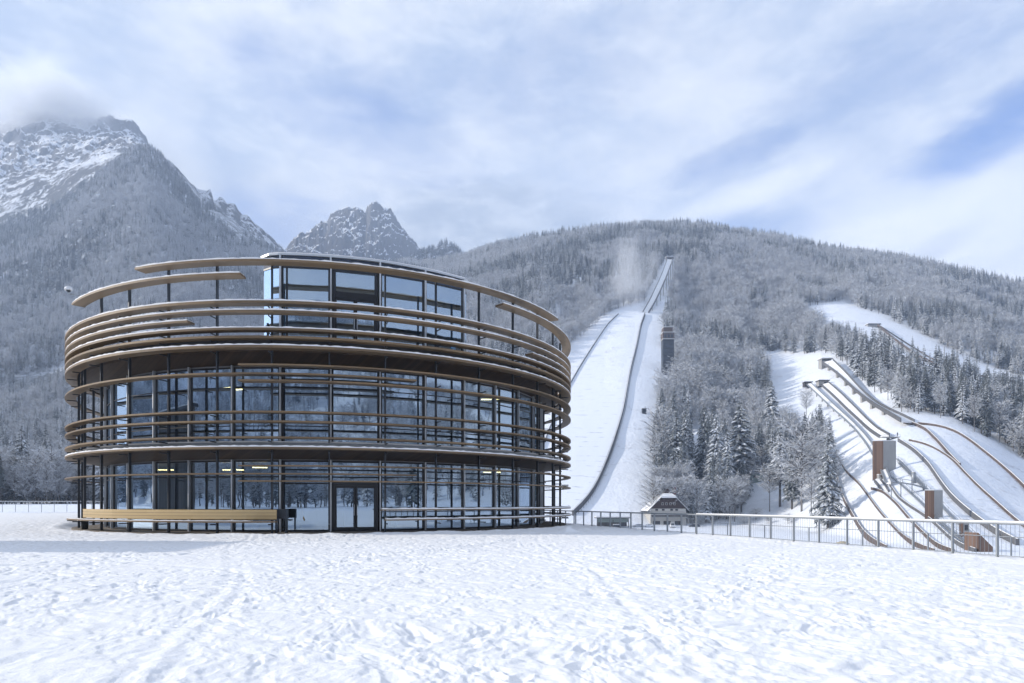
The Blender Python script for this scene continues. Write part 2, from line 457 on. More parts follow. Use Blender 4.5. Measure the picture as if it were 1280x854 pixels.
# ------------------------------------------------------------------ terrain: rows of (depth, picture height) per column turned into world heights
FA, FB = np.array((4.3, 47.)), np.array((14., 18.))   # the fence line on the plateau's edge
FD = (FB - FA); FL = np.linalg.norm(FD); FD = FD / FL
FN = np.array((-FD[1], FD[0]))                         # points away from the plateau (towards +x,+y)
if FN[0] < 0: FN = -FN
def near_base(X, Y):
    s = (X - FA[0]) * FN[0] + (Y - FA[1]) * FN[1]
    th = np.degrees(np.arctan2(X, Y))
    w = sstep(-18, 0, th) * sstep(150, 110, th)
    z = -9.0 * sstep(.8, 17, s) * w
    z = z + .55 * sstep(38, 56, Y) * sstep(-22, -30, th) * (Y > 0)
    z = z + 1.2 * sstep(60, 240, np.hypot(X, Y)) * sstep(-12, -26, th) * sstep(-160, -120, th)
    return z

hill_cols = {   # picture column: (depth, picture y) from the valley floor to the ridge
    -900: [(75, 'n'), (330, 'f'), (500, 615), (700, 610), (900, 605), (1100, 600), (1500, 600)],
    260: [(75, 'n'), (330, 'f'), (500, 615), (700, 610), (900, 605), (1100, 600), (1500, 600)],
    360: [(75, 'n'), (330, 'f'), (420, 600), (560, 560), (800, 500), (1000, 430), (1700, 338)],
    430: [(75, 'n'), (330, 'f'), (420, 590), (560, 540), (800, 470), (1000, 410), (1700, 335)],
    510: [(75, 'n'), (310, 'f'), (410, 590), (560, 530), (800, 450), (1000, 400), (1650, 330)],
    560: [(75, 'n'), (300, 'f'), (405, 580), (550, 515), (800, 430), (1000, 380), (1550, 327)],
    620: [(75, 'n'), (295, 'f'), (400, 575), (540, 505), (800, 415), (980, 365), (1450, 310)],
    690: [(75, 'n'), (290, 'f'), (400, 565), (530, 485), (800, 398), (960, 345), (1400, 298)],
    790: [(75, 'n'), (288, 'f'), (400, 562), (520, 478), (800, 390), (950, 333), (1400, 282)],
    860: [(75, 'n'), (290, 'f'), (410, 565), (540, 485), (800, 400), (980, 335), (1400, 282)],
    920: [(75, 'n'), (290, 'f'), (410, 570), (550, 495), (780, 415), (980, 345), (1380, 293)],
    990: [(75, 'n'), (270, 'f'), (400, 560), (540, 485), (740, 415), (960, 360), (1330, 305)],
    1050: [(75, 'n'), (215, 'f'), (290, 600), (430, 515), (650, 420), (900, 370), (1300, 318)],
    1110: [(75, 'n'), (165, 'f'), (245, 590), (390, 500), (620, 435), (880, 378), (1270, 328)],
    1180: [(75, 'n'), (150, 'f'), (245, 575), (330, 525), (560, 465), (860, 395), (1240, 340)],
    1235: [(75, 'n'), (148, 'f'), (235, 596), (300, 552), (520, 500), (840, 415), (1220, 350)],
    1290: [(75, 'n'), (148, 'f'), (230, 622), (285, 588), (500, 512), (820, 425), (1200, 362)],
    1420: [(75, 'n'), (150, 'f'), (230, 640), (300, 600), (500, 530), (800, 440), (1150, 380)],
    1800: [(75, 'n'), (150, 'f'), (230, 640), (300, 600), (480, 530), (760, 450), (1050, 400)],
}
TH0, TH1, NTH = -62.0, 62.0, 700
RMIN, RMAX, NR = 55.0, 2600.0, 460
TH = np.linspace(TH0, TH1, NTH); RR = np.exp(np.linspace(math.log(RMIN), math.log(RMAX), NR))
def build_hill_grid():
    us = sorted(hill_cols); thk = [math.degrees(math.atan((u - CX) / F)) for u in us]
    Rk, Zk = [], []
    for u, th in zip(us, thk):
        c = math.cos(R(th)); rr, zz = [], []
        floor = 1.9 if u < 300 else (1.9 + (-9.0 - 1.9) * min(1, (u - 300) / 300))
        for d, py in hill_cols[u]:
            r = d / c if abs(u) < 1500 else d / .62
            if py == 'n': z = floor if u > 600 else .8
            elif py == 'f': z = floor
            else: z = EYE + (HZ - py) / F * d
            rr.append(r); zz.append(z)
        # beyond the ridge the hill falls away
        rr.append(rr[-1] * 1.5); zz.append(zz[-1] * .75)
        rr.append(rr[-1] * 1.3); zz.append(zz[-1] * .3)
        Rk.append(rr); Zk.append(zz)
    Rk = np.array(Rk); Zk = np.array(Zk)
    def sm(col):     # smooth (Catmull-Rom like) over theta: linear then blurred
        return np.interp(TH, thk, col)
    Rg = np.stack([sm(Rk[:, k]) for k in range(Rk.shape[1])], 1); Zg_ = np.stack([sm(Zk[:, k]) for k in range(Zk.shape[1])], 1)
    ker = np.hanning(31); ker /= ker.sum()
    for k in range(Rg.shape[1]):
        for A in (Rg, Zg_):
            A[:, k] = np.convolve(np.pad(A[:, k], 15, 'edge'), ker, 'valid')
    Z = np.zeros((NTH, NR))
    for i in range(NTH): Z[i] = np.interp(RR, Rg[i], Zg_[i])
    # soften creases along the radius
    ker = np.hanning(15); ker /= ker.sum()
    for i in range(NTH): Z[i] = np.convolve(np.pad(Z[i], 7, 'edge'), ker, 'valid')
    return Z
ZH = build_hill_grid()
def hill_smooth(X, Y):
    th = np.degrees(np.arctan2(X, Y)); r = np.hypot(X, Y)
    a = np.clip((th - TH0) / (TH1 - TH0) * (NTH - 1), 0, NTH - 1.001)
    b = np.clip(np.log(np.maximum(r, 1) / RMIN) / math.log(RMAX / RMIN) * (NR - 1), 0, NR - 1.001)
    i = a.astype(int); j = b.astype(int); fa = a - i; fb = b - j
    return (ZH[i, j] * (1 - fa) + ZH[i + 1, j] * fa) * (1 - fb) + (ZH[i, j + 1] * (1 - fa) + ZH[i + 1, j + 1] * fa) * fb

def in_poly(px, py, poly):
    px = np.asarray(px, float); py = np.asarray(py, float); c = np.zeros(px.shape, bool); n = len(poly)
    for i in range(n):
        x0, y0 = poly[i]; x1, y1 = poly[(i + 1) % n]
        k = ((y0 > py) != (y1 > py)) & (px < (x1 - x0) * (py - y0) / ((y1 - y0) or 1e-9) + x0)
        c ^= k
    return c
CLEAR = [
    [(832, 321), (843, 321), (844, 345), (834, 385), (829, 420), (828, 470), (822, 540), (815, 665), (690, 665), (500, 665), (640, 500), (738, 412), (770, 388), (806, 378)],
    [(858, 650), (862, 590), (866, 520), (874, 520), (886, 590), (893, 650)],
    [(952, 436), (966, 440), (1010, 444), (1028, 440), (1046, 449), (1075, 475), (1108, 506), (1130, 518), (1185, 524), (1238, 552), (1290, 580), (1500, 610), (1500, 760), (1040, 760), (1042, 600), (1030, 560), (985, 545), (965, 520), (958, 470)],
    [(1000, 386), (1048, 376), (1092, 390), (1150, 416), (1215, 452), (1290, 474), (1290, 502), (1232, 492), (1196, 478), (1150, 470), (1112, 455), (1080, 440), (1048, 425), (1010, 402)],
    [(928, 645), (934, 612), (950, 600), (975, 604), (1040, 615), (1040, 700), (915, 700)],
]
def sheet_lookup(G, X, Y):
    th = np.degrees(np.arctan2(X, Y)); r = np.hypot(X, Y)
    a = np.clip((th - TH0) / (TH1 - TH0) * (NTH - 1), 0, NTH - 1.001)
    b = np.clip(np.log(np.maximum(r, 1) / RMIN) / math.log(RMAX / RMIN) * (NR - 1), 0, NR - 1.001)
    i = a.astype(int); j = b.astype(int); fa = a - i; fb = b - j
    return (G[i, j] * (1 - fa) + G[i + 1, j] * fa) * (1 - fb) + (G[i, j + 1] * (1 - fa) + G[i + 1, j + 1] * fa) * fb
def build_mask():
    """1 on wild ground, 0 on groomed slopes and floor, with soft borders"""
    T_, R_ = np.meshgrid(np.radians(TH), RR, indexing='ij'); X = R_ * np.sin(T_); Y = R_ * np.cos(T_); z = ZH
    px = CX + F * X / np.maximum(Y, 1); py = HZ - F * (z - EYE) / np.maximum(Y, 1)
    m = np.ones_like(X)
    for c in (CLEAR[0], CLEAR[2], CLEAR[3]): m[in_poly(px, py, c)] = 0
    m[(np.abs(px - 834) < 14) & (py > 400) & (py < 500)] = 0
    for _ in range(2):
        m = np.minimum(m, np.roll(m, 2, 0)); m = np.minimum(m, np.roll(m, -2, 0)); m = np.minimum(m, np.roll(m, 2, 1)); m = np.minimum(m, np.roll(m, -2, 1))
    ker = np.hanning(13); ker /= ker.sum()
    m = np.apply_along_axis(lambda v: np.convolve(np.pad(v, 6, 'edge'), ker, 'valid'), 0, m)
    m = np.apply_along_axis(lambda v: np.convolve(np.pad(v, 6, 'edge'), ker, 'valid'), 1, m)
    return m
MASK = build_mask()
def rough_mask(X, Y): return sheet_lookup(MASK, X, Y) * sstep(290, 330, np.hypot(X, Y))
def relief(X, Y):
    r = np.hypot(X, Y); th = np.arctan2(X, Y)
    g = (ridged(th * 9 + fbm(X / 200, Y / 200, 2, 7) * .6, r / 900., 3, 13, .5) - .62) * 34
    return (fbm(X / 70, Y / 70, 5, 3) * 8 + g) * sstep(330, 560, r) * (1 - .55 * sstep(1000, 1300, r))
def ground_z(X, Y):
    X = np.asarray(X, float); Y = np.asarray(Y, float); r = np.hypot(X, Y)
    th = np.abs(np.degrees(np.arctan2(X, Y)))
    far = np.where(th < TH1, hill_smooth(X, Y) + rough_mask(X, Y) * relief(X, Y), 0)
    far = far * sstep(TH1, TH1 - 5, th)
    w = sstep(62, 84, r)
    return near_base(X, Y) * (1 - w) + far * w
def gz(x, y): return float(ground_z(np.array([x]), np.array([y]))[0])
def cast(px, py, dmin=64, dmax=2300):
    """first ground point along a line of sight"""
    d = np.exp(np.linspace(math.log(dmin), math.log(dmax), 1500))
    X = (px - CX) / F * d; zr = EYE + (HZ - py) / F * d; zt = ground_z(X, d)
    k = np.nonzero(zr <= zt)[0]
    if len(k) == 0: return P(px, py, 600)
    k = k[0]
    return Vector((X[k], d[k], zt[k]))

# the hill and valley sheet
def polar(th, r):
    T_, R_ = np.meshgrid(np.radians(th), r); return (R_ * np.sin(T_)), (R_ * np.cos(T_))
th = np.linspace(-61.5, 61.5, 900); rr = np.exp(np.linspace(math.log(74), math.log(2500), 520))
X, Y = polar(th, rr); Z = ground_z(X, Y)
m = rough_mask(X.ravel(), Y.ravel()).reshape(X.shape)
Z = Z + m * fbm(X / 9, Y / 9, 3, 9) * .8
tag(grid_obj('hill', np.stack([X.ravel(), Y.ravel(), Z.ravel()], 1), len(rr), len(th), M['hill']), kind='structure')

# snow field on the plateau: fine trodden snow
def trodden(X, Y):
    r = np.hypot(X, Y)
    z = fbm(X / 6, Y / 6, 3, 21) * .08
    # warp so that the prints run in ragged strings
    wx = X + .35 * fbm(X / 1.3, Y / 1.3, 2, 31); wy = Y + .35 * fbm(X / 1.3, Y / 1.3, 2, 37)
    u = wx * .86 + wy * .5; v = -wx * .5 + wy * .86
    p = vnoise(u / .22, v / .40, 41); q = vnoise(u / .13 + 9, v / .17, 43)
    z = z - .030 * sstep(.58, .86, p) - .020 * sstep(.56, .9, q) + .020 * fbm(wx / .10, wy / .12, 2, 47)
    lumps = vnoise(X / .5 + 3, Y / .42, 53); z = z + .022 * sstep(.78, .97, lumps)
    amp = .65 + .45 * sstep(.25, .75, vnoise(X / 4, Y / 6, 61) * .7 + vnoise(X / 1.4, Y / 2, 63) * .3)
    # strings of boot prints: each string a wandering line of alternating pits
    for k in range(16):
        g = random.Random(900 + k); a = g.uniform(0, 6.28); ox, oy = g.uniform(-26, 16), g.uniform(7, 32)
        if k < 9: a = math.atan2(33 - oy, -7.6 - ox)
        c_, s_ = math.cos(a), math.sin(a); t_ = (X - ox) * c_ + (Y - oy) * s_; n_ = -(X - ox) * s_ + (Y - oy) * c_ + .5 * np.sin(t_ * .22 + k)
        st = .68; i_ = np.round(t_ / st); side = np.where(i_ % 2 == 0, .13, -.13)
        e_ = ((t_ - i_ * st) / .155) ** 2 + ((n_ - side) / .075) ** 2
        on = (np.abs(t_) < g.uniform(8, 20))
        z = z - on * (.042 * np.exp(-e_ ** 1.5) - .012 * np.exp(-(e_ - 2.2) ** 2))
    z = z * amp
    # ski and sledge tracks
    for (x0, y0, x1, y1, w) in ((-9, 6, 1.5, 33, .10), (-8.6, 6, 1.8, 33, .10), (-14, 20, 3, 9, .12), (2, 8, 1.2, 30, .09), (5.5, 6, -3, 31, .1),
                               (10, 14, -6, 24, .12), (-3, 6, -12, 30, .1), (-3.3, 6, -12.3, 30, .1)):
        dx, dy = x1 - x0, y1 - y0; L = math.hypot(dx, dy)
        s = ((X - x0) * -dy + (Y - y0) * dx) / L + .25 * np.sin(Y * .35 + x0)
        z = z - .013 * np.exp(-(s / w) ** 2) * (.4 + vnoise(X / 1.5, Y / 1.5, 91)) + .008 * np.exp(-((np.abs(s) - 2.2 * w) / w) ** 2)
    return z * sstep(95, 40, r)
BX, BY, RO, RI = -13.27, 51.0, 17.776, 15.5
th = np.linspace(-52, 52, 1500); rr = np.exp(np.linspace(math.log(3.2), math.log(75), 820))
X, Y = polar(th, rr); Z = ground_z(X, Y) + trodden(X, Y)
bd = np.hypot(X - BX, Y - BY)
Z = Z * sstep(17.2, 19, bd) - .12 * sstep(18.4, 17.0, bd)
Z = Z + .10 * np.exp(-((bd - 18.3) / .5) ** 2) * (.3 + vnoise(X * 1.3, Y * 1.3, 5))
Z = Z + .30 * np.exp(-(((X - 3.1) / .45) ** 2 + ((Y - 36.6) / .4) ** 2))      # small heap by the corner
s = (X - FA[0]) * FN[0] + (Y - FA[1]) * FN[1]
Z = Z + .10 * np.exp(-((s - .1) / .6) ** 2) * sstep(-12, 8, X * 3)
tag(grid_obj('snow_ground', np.stack([X.ravel(), Y.ravel(), Z.ravel()], 1), len(rr), len(th), M['snow']), kind='structure')
# the rest of the plateau and valley behind the camera
def ring_sheet(name, a0, a1, r0, r1, na, nr, zf, material):
    t = np.linspace(a0, a1, na); r = np.exp(np.linspace(math.log(r0), math.log(r1), nr))
    X, Y = polar(t, r); Z = zf(X, Y)
    return tag(grid_obj(name, np.stack([X.ravel(), Y.ravel(), Z.ravel()], 1), nr, na, material), kind='structure')
def back_z(X, Y):
    r = np.hypot(X, Y); t = np.degrees(np.arctan2(X, Y)); t = np.where(t < 0, t + 360, t)
    w = sstep(61.5, 85, t) * sstep(298.5, 275, t)
    h = sstep(330, 1300, r) * (290 + 70 * np.sin(t / 23.)) * w + sstep(300, 700, r) * fbm(X / 180, Y / 180, 4, 71) * 50 * w
    base = ground_z(X, Y)
    edge = np.where(np.abs(t - 180) > 119, 1, 0)
    return base * (1 - w) * sstep(2600, 1600, r) + h - 0.02
ring_sheet('snow_ground_behind', 51.9, 308.1, 3.2, 76, 300, 90, lambda X, Y: near_base(X, Y) + .05 * fbm(X / 2, Y / 2, 4, 77) - .01, M['snow'])
ring_sheet('hill_behind', 61.4, 298.6, 74, 2500, 320, 90, back_z, M['hill'])
Xn = np.array([(-4, -4), (4, -4), (4, 4), (-4, 4)])
tag(mesh_obj('snow_ground_underfoot', [(x, y, -.03) for x, y in Xn], [(0, 1, 2, 3)], M['snow']), kind='structure')

# far mountains as sheets with real depth
def mountain(name, cols, th0, th1, material, nth, nr, rough, seed, rockpow):
    us = sorted(cols); thk = [math.degrees(math.atan((u - CX) / F)) for u in us]
    n = len(cols[us[0]]); t = np.linspace(th0, th1, nth)
    Rk = np.array([[d / math.cos(R(a)) for d, _ in cols[u]] for u, a in zip(us, thk)])
    Zk = np.array([[EYE + (HZ - py) / F * d for d, py in cols[u]] for u in us])
    Rg = np.stack([np.interp(t, thk, Rk[:, k]) for k in range(n)], 1); Zg = np.stack([np.interp(t, thk, Zk[:, k]) for k in range(n)], 1)
    q = np.linspace(0, n - 1, nr); i = np.minimum(q.astype(int), n - 2); f = q - i
    r = Rg[:, i] * (1 - f) + Rg[:, i + 1] * f; z = Zg[:, i] * (1 - f) + Zg[:, i + 1] * f
    ker = np.hanning(max(5, nr // 22 | 1)); ker /= ker.sum(); h = len(ker) // 2
    for k in range(nth): z[k] = np.convolve(np.pad(z[k], h, 'edge'), ker, 'valid')
    tt = np.radians(t)[:, None]
    X = r * np.sin(tt); Y = r * np.cos(tt)
    z = z + rough(X, Y, z, q[None, :], seed)
    return X, Y, z
def rough_left(X, Y, z, q, seed):
    w = sstep(3.2, 4.3, q) * sstep(7, 6, q)
    rk = (ridged(X / 420, (Y + z) / 520, 6, seed, .55) - .62) * 110 + (ridged(X / 80 + z / 110, Y / 80, 5, seed + 9, .66) - .6) * 80 + (ridged(X / 26, (Y + z) / 34, 4, seed + 19, .6) - .6) * 16
    sp = fbm(X / 260, Y / 260, 5, seed + 5) * 30 + (ridged(X / 300 + .3, Y / 700, 3, seed + 2) - .6) * 75
    return rk * w * .9 + sp * sstep(.3, 1.6, q) * (1 - w)
# rows: foot, mid, mid, wooded shoulder, rock wall, rocky ridge, back
lc = {}
for u, sh, rg in ((-700, 330, 210), (-300, 290, 170), (-120, 280, 160), (0, 268, 152), (35, 262, 137), (60, 256, 138), (85, 240, 148), (110, 226, 153), (140, 208, 157), (165, 199, 163),
                  (180, 196, 176), (195, 200, 198), (215, 218, 214), (235, 238, 232), (250, 256, 242), (262, 264, 239), (268, 266, 256), (276, 270, 252), (284, 274, 264), (292, 278, 259), (300, 284, 275), (308, 288, 270), (318, 293, 284), (326, 298, 286), (345, 311, 310), (365, 330, 330), (430, 420, 420), (520, 560, 560), (600, 640, 640)):
    lc[u] = [(330, 622 if u < 500 else 650), (640, 622 + (sh - 622) * .30), (1000, 622 + (sh - 622) * .64), (1480, sh + 6), (1780, (sh + rg) / 2 if sh > rg else rg + 4), (2200, rg), (2900, rg + (629 - rg) * .5)]
LX, LY, LZ = mountain('mountain', lc, -59, 2, None, 620, 520, rough_left, 101, 1)
tag(grid_obj('mountain', np.stack([LX.T.ravel(), LY.T.ravel(), LZ.T.ravel()], 1), LX.shape[1], LX.shape[0], M['rock']), kind='structure')

pc = {}
for u, py in ((300, 420), (335, 330), (350, 316), (362, 306), (368, 295), (380, 290), (390, 286), (400, 282), (409, 279), (413, 271), (422, 266), (430, 264), (440, 263), (447, 262), (453, 266), (457, 268), (459, 260), (463, 256),
              (469, 255), (475, 259), (480, 264), (489, 264), (497, 279), (503, 287), (509, 293), (516, 303), (523, 311), (540, 330), (600, 420)):
    pc[u] = [(1850, 560 if 330 < u < 560 else 600), (2050, 460), (2250, py + (460 - py) * .45), (2420, py), (2650, py + 40), (3050, 600)]
def rough_peak(X, Y, z, q, seed):
    w = sstep(.6, 2, q) * sstep(4.5, 3.6, q)
    return ((ridged(X / 190, (Y + 1.5 * z) / 240, 6, seed, .62) - .58) * 45 + (ridged(X / 38, Y / 38 + z / 60, 5, seed + 4, .7) - .6) * 45) * w
PX_, PY_, PZ_ = mountain('peak', pc, math.degrees(math.atan((300 - CX) / F)), math.degrees(math.atan((600 - CX) / F)), None, 420, 300, rough_peak, 151, 1)
tag(grid_obj('mountain_peak', np.stack([PX_.T.ravel(), PY_.T.ravel(), PZ_.T.ravel()], 1), PX_.shape[1], PX_.shape[0], M['peakrock']), kind='structure')
kc = {}
for u, py in ((440, 420), (490, 345), (515, 322), (530, 313), (543, 307), (557, 303), (568, 308), (580, 318), (600, 326), (640, 345), (700, 420)):
    kc[u] = [(1720, 520), (1800, 400), (1980, py), (2150, py + 40), (2300, 560)]
KX, KY, KZ = mountain('knoll', kc, math.degrees(math.atan((440 - CX) / F)), math.degrees(math.atan((700 - CX) / F)), None, 160, 120, lambda X, Y, z, q, s: fbm(X / 60, Y / 60, 4, s) * 8 * sstep(.5, 1.5, q) * sstep(3.5, 2.6, q), 171, 1)
tag(grid_obj('hill_summit', np.stack([KX.T.ravel(), KY.T.ravel(), KZ.T.ravel()], 1), KX.shape[1], KX.shape[0], M['peakrock']), kind='structure')

# ------------------------------------------------------------------ the round building
RP = RO - .75                      # radius of the posts
PA = [-126.1 + 9.73 * k for k in range(-9, 28)]
def pol(a, r, z=0.): return (r * math.cos(R(a)), r * math.sin(R(a)), z)

B = thing('round_building', 'round three storey glass pavilion ringed by curved timber slats and dark posts', 'building', (BX, BY, 0))
plinth = MB().arc(0, 360, .5, RO - .35, -.5, .035).build('terrace_floor', M['terrace'], B)
# floors, ceilings and soffits
MB().arc(0, 360, .3, RI - .05, .035, .06).build('ground_floor', M['floor_in'], B)
MB().arc(0, 360, .3, RI - .02, 4.02, 4.66).build('first_floor', M['slab'], B)
MB().arc(0, 360, .3, RI - .06, 3.93, 4.015).build('ceiling', M['ceil'], B)
MB().arc(0, 360, .3, RI - .06, 8.99, 9.075).build('ceiling', M['ceil'], B)
MB().arc(0, 360, .3, RI - .02, 9.08, 10.20).build('roof_deck', M['slab'], B)
MB().arc(0, 360, RI, RO - .62, 4.37, 4.50, 3.98, 4.50).build('soffit', M['soffit'], B)
MB().arc(0, 360, RI, RO - .95, 9.50, 9.66, 9.05, 9.66).build('soffit', M['soffit'], B)
e1 = MB().arc(0, 360, RI, RO - .66, 4.505, 4.74).build('balcony_floor', M['galv'], B)
MB().arc(-150, 20, RO - 1.2, RO - .655, 4.742, 4.80, jag=.03).build('snow_cap', M['snow'], e1)
e2 = MB().arc(0, 360, RI, RO - 1.0, 9.665, 10.26).build('terrace_edge', M['slab'], B)
MB().arc(0, 360, RI + .3, RO - 1.05, 10.262, 10.31).build('snow_cap', M['snow'], e2)
MB().arc(0, 360, .3, RI + .3, 10.262, 10.30).build('roof_snow', M['snow'], B)
# core with rooms so that there is something dark behind the glass
MB().arc(0, 360, 7.2, 7.5, .07, 3.92, step=10).build('core_wall', M['core'], B)
MB().arc(0, 360, 7.6, 7.9, 4.67, 8.98, step=10).build('core_wall', M['core'], B)
for a in (-150, -118, -101, -88, -60, -33, -5):
    for z0, z1 in ((.07, 3.92), (4.67, 8.98)):
        x, y, _ = pol(a, 11.6); mb = MB(); mb.tube([(x, y, z0), (x, y, z1)], .17, 10); mb.build('interior_column', M['slab'], B, True)
for a, w in ((-112, .12), (-74, .12), (-47, .12), (-20, .12), (-140, .12)):
    for z0, z1 in ((.07, 3.92), (4.67, 8.98)):
        p = Vector(pol(a, 7.9)); q = Vector(pol(a, 14.4 if a not in (-74,) else 12)); mb = MB()
        mb.bar(p + Vector((0, 0, (z0 + z1) / 2)), q + Vector((0, 0, (z0 + z1) / 2)), w, z1 - z0).build('partition', M['core'], B)

def facet(a0, a1, r, z0, z1, t=.02):
    p, q = pol(a0, r), pol(a1, r); d = Vector((q[0] - p[0], q[1] - p[1], 0)).normalized(); n = Vector((d.y, -d.x, 0))
    mb = MB(); b = [Vector(p) , Vector(q)]
    mb.v = [tuple(b[0] + Vector((0, 0, z0))), tuple(b[1] + Vector((0, 0, z0))), tuple(b[1] + Vector((0, 0, z1))), tuple(b[0] + Vector((0, 0, z1)))]
    mb.f = [(0, 1, 2, 3)]
    return mb
def bay_bar(mb, a0, a1, r, z, w=.07, d=.10):
    p = Vector(pol(a0, r, z)); q = Vector(pol(a1, r, z)); return mb.bar(p, q, d, w)
def window(a0, a1, z0, z1, transoms, extra=()):
    mb = MB()
    for z in (z0 + .04, z1 - .04): bay_bar(mb, a0 + .3, a1 - .3, RI, z, .07, .10)
    for z in transoms: bay_bar(mb, a0 + .3, a1 - .3, RI, z, .05, .09)
    for a in (a0 + .32, a1 - .32): mb.bar(pol(a, RI, z0), pol(a, RI, z1), .06, .10)
    for fr in extra:
        p = Vector(pol(a0, RI)).lerp(Vector(pol(a1, RI)), fr); mb.bar(p + Vector((0, 0, z0)), p + Vector((0, 0, z1)), .055, .10)
    w = mb.build('window', M['frame'], B)
    facet(a0 + .33, a1 - .33, RI, z0 + .08, z1 - .08).build('pane', M['glass'], w)
    return w
DOOR = 5    # bay between posts 14 and 15 holds the doors
def door_frame(a0, a1, z0, z1, ztop, parent, nm='door'):
    """two leaves under a transom light"""
    root = None
    P0, P1 = Vector(pol(a0 + .4, RI + .03)), Vector(pol(a1 - .4, RI + .03))
    def at_(f, z): v = P0.lerp(P1, f); return Vector((v.x, v.y, z))
    mb = MB()
    for f in (.02, .98): mb.bar(at_(f, z0), at_(f, z1), .17, .16)
    mb.bar(at_(0, z1 - .08), at_(1, z1 - .08), .16, .17)
    if ztop > z1: pass
    fr = mb.build('door_frame', M['frame'], parent)
    for k in (0, 1):
        f0, f1 = (.045, .497) if k == 0 else (.503, .955)
        mb = MB(); zt = z1 - .18
        mb.bar(at_(f0 + .02, z0 + .03), at_(f0 + .02, zt), .13, .09); mb.bar(at_(f1 - .02, z0 + .03), at_(f1 - .02, zt), .13, .09)
        mb.bar(at_(f0, z0 + .12), at_(f1, z0 + .12), .09, .18); mb.bar(at_(f0, zt - .05), at_(f1, zt - .05), .09, .12)
        d = mb.build('door', M['frame'], parent)
        g = MB(); a_, b_ = at_(f0 + .03, z0 + .2), at_(f1 - .03, z0 + .2)
        g.v = [tuple(a_), tuple(b_), (b_.x, b_.y, zt - .1), (a_.x, a_.y, zt - .1)]; g.f = [(0, 1, 2, 3)]
        g.build('pane', M['glass'], d)
        hf = f1 - .03 if k == 0 else f0 + .03; h = MB(); n = (at_(.5, 0) * 1.0); o = Vector((n.x, n.y, 0)).normalized() * .09
        h.tube([at_(hf, z0 + .85) + o, at_(hf, z0 + 1.45) + o], .018, 6); h.build('handle', M['alu'], d)
for k in range(len(PA)):
    a0 = PA[k]; a1 = a0 + 9.73
    isdoor = abs(a0 + 77.45) < 1
    if isdoor:
        door_frame(a0, a1, .07, 2.72, 3.9, B)
        w = MB(); [bay_bar(w, a0 + .3, a1 - .3, RI, z, .09, .12) for z in (2.78, 3.86)]
        w = w.build('window', M['frame'], B); facet(a0 + .33, a1 - .33, RI, 2.82, 3.82).build('pane', M['glass'], w)
        window(a0, a1, 4.70, 8.96, (7.85,))
    else:
        clearbay = abs(a0 + 87.2) < 1
        window(a0, a1, .07, 3.91, () if clearbay else ((3.05, 1.12) if k % 3 else (3.05, 1.12)), ())
        window(a0, a1, 4.70, 8.96, (7.85, 5.78), ())
# pavilion on the terrace
PV0, PV1 = -87.2, -48.3
Zp0, Zp1, Zp2 = 10.32, 14.42, 15.02
for k in range(4):
    a0 = PA[9] + 9.73 * (4 + k); a1 = a0 + 9.73
    if k == 1:
        door_frame(a0, a1, Zp0, 13.0, Zp1, B)
        w = MB(); P0, P1 = Vector(pol(a0 + .4, RI + .03)), Vector(pol(a1 - .4, RI + .03))
        for z in (13.08, 14.36): w.bar(P0 + Vector((0, 0, z)), P1 + Vector((0, 0, z)), .16, .2 if z < 14 else .14)
        for q in (P0.lerp(P1, .03), P0.lerp(P1, .97)): w.bar(q + Vector((0, 0, 13)), q + Vector((0, 0, 14.4)), .2, .16)
        w = w.build('window', M['frame'], B); facet(a0 + .33, a1 - .33, RI, 13.1, 14.4).build('pane', M['glass'], w)
    else:
        window(a0, a1, Zp0, Zp1, (), (.12,) if k == 0 else ())
# rounded ends of the pavilion and side walls
def pav_path():
    pts = []
    for a in np.linspace(PV0, PV1, 5): pts.append(Vector(pol(a, RI)))
    right = [Vector(pol(-46.6, RI - .25)), Vector(pol(-45.2, RI - .9)), Vector(pol(-44.6, RI - 1.8)), Vector(pol(-43.5, RI - 5)), Vector(pol(-38, 7))]
    left = [Vector(pol(-89.2, RI - .12)), Vector(pol(-91.3, RI - .5)), Vector(pol(-92.6, RI - 1.3)), Vector(pol(-93.5, RI - 5)), Vector(pol(-99, 7))]
    return left, pts, right
left, mid, right = pav_path()
for side, anchor in ((left, mid[0]), (right, mid[-1])):
    prev = anchor
    for i, p in enumerate(side):
        if i > 0 and i < 3: pass
        mb = MB(); z0, z1 = Zp0, Zp1
        q0, q1 = Vector((prev.x, prev.y, 0)), Vector((p.x, p.y, 0))
        for z in (z0 + .05, z1 - .05): mb.bar(q0 + Vector((0, 0, z)), q1 + Vector((0, 0, z)), .07, .09)
        if i >= 3: mb.bar(q0 + Vector((0, 0, z0)), q0 + Vector((0, 0, z1)), .07, .07)
        w = mb.build('window', M['frame'], B)
        g = MB(); g.v = [(q0.x, q0.y, z0 + .1), (q1.x, q1.y, z0 + .1), (q1.x, q1.y, z1 - .1), (q0.x, q0.y, z1 - .1)]; g.f = [(0, 1, 2, 3)]
        g.build('pane', M['glass'], w)
        prev = p
ring = [*reversed(left), *[Vector(pol(a, RI)) for a in np.linspace(PV0, PV1, 21)], *right]
def outset(pts, d):
    c = Vector((0, 0, 0))
    for p in pts: c += p
    c /= len(pts); out = []
    for p in pts:
        v = (p - c); v.z = 0; out.append((p.x + v.normalized().x * d, p.y + v.normalized().y * d))
    return out
MB().quad_prism(outset(ring, -.02), Zp1, Zp2).build('roof_band', M['spandrel'], B)
MB().quad_prism(outset(ring, .16), Zp2, Zp2 + .10).build('roof', M['alu'], B)
MB().quad_prism(outset(ring, .10), Zp2 + .10, Zp2 + .16).build('roof_snow', M['snow'], B)
MB().quad_prism(outset(ring, -.15), Zp1 - .03, Zp1 - .005).build('ceiling', M['ceil'], B)
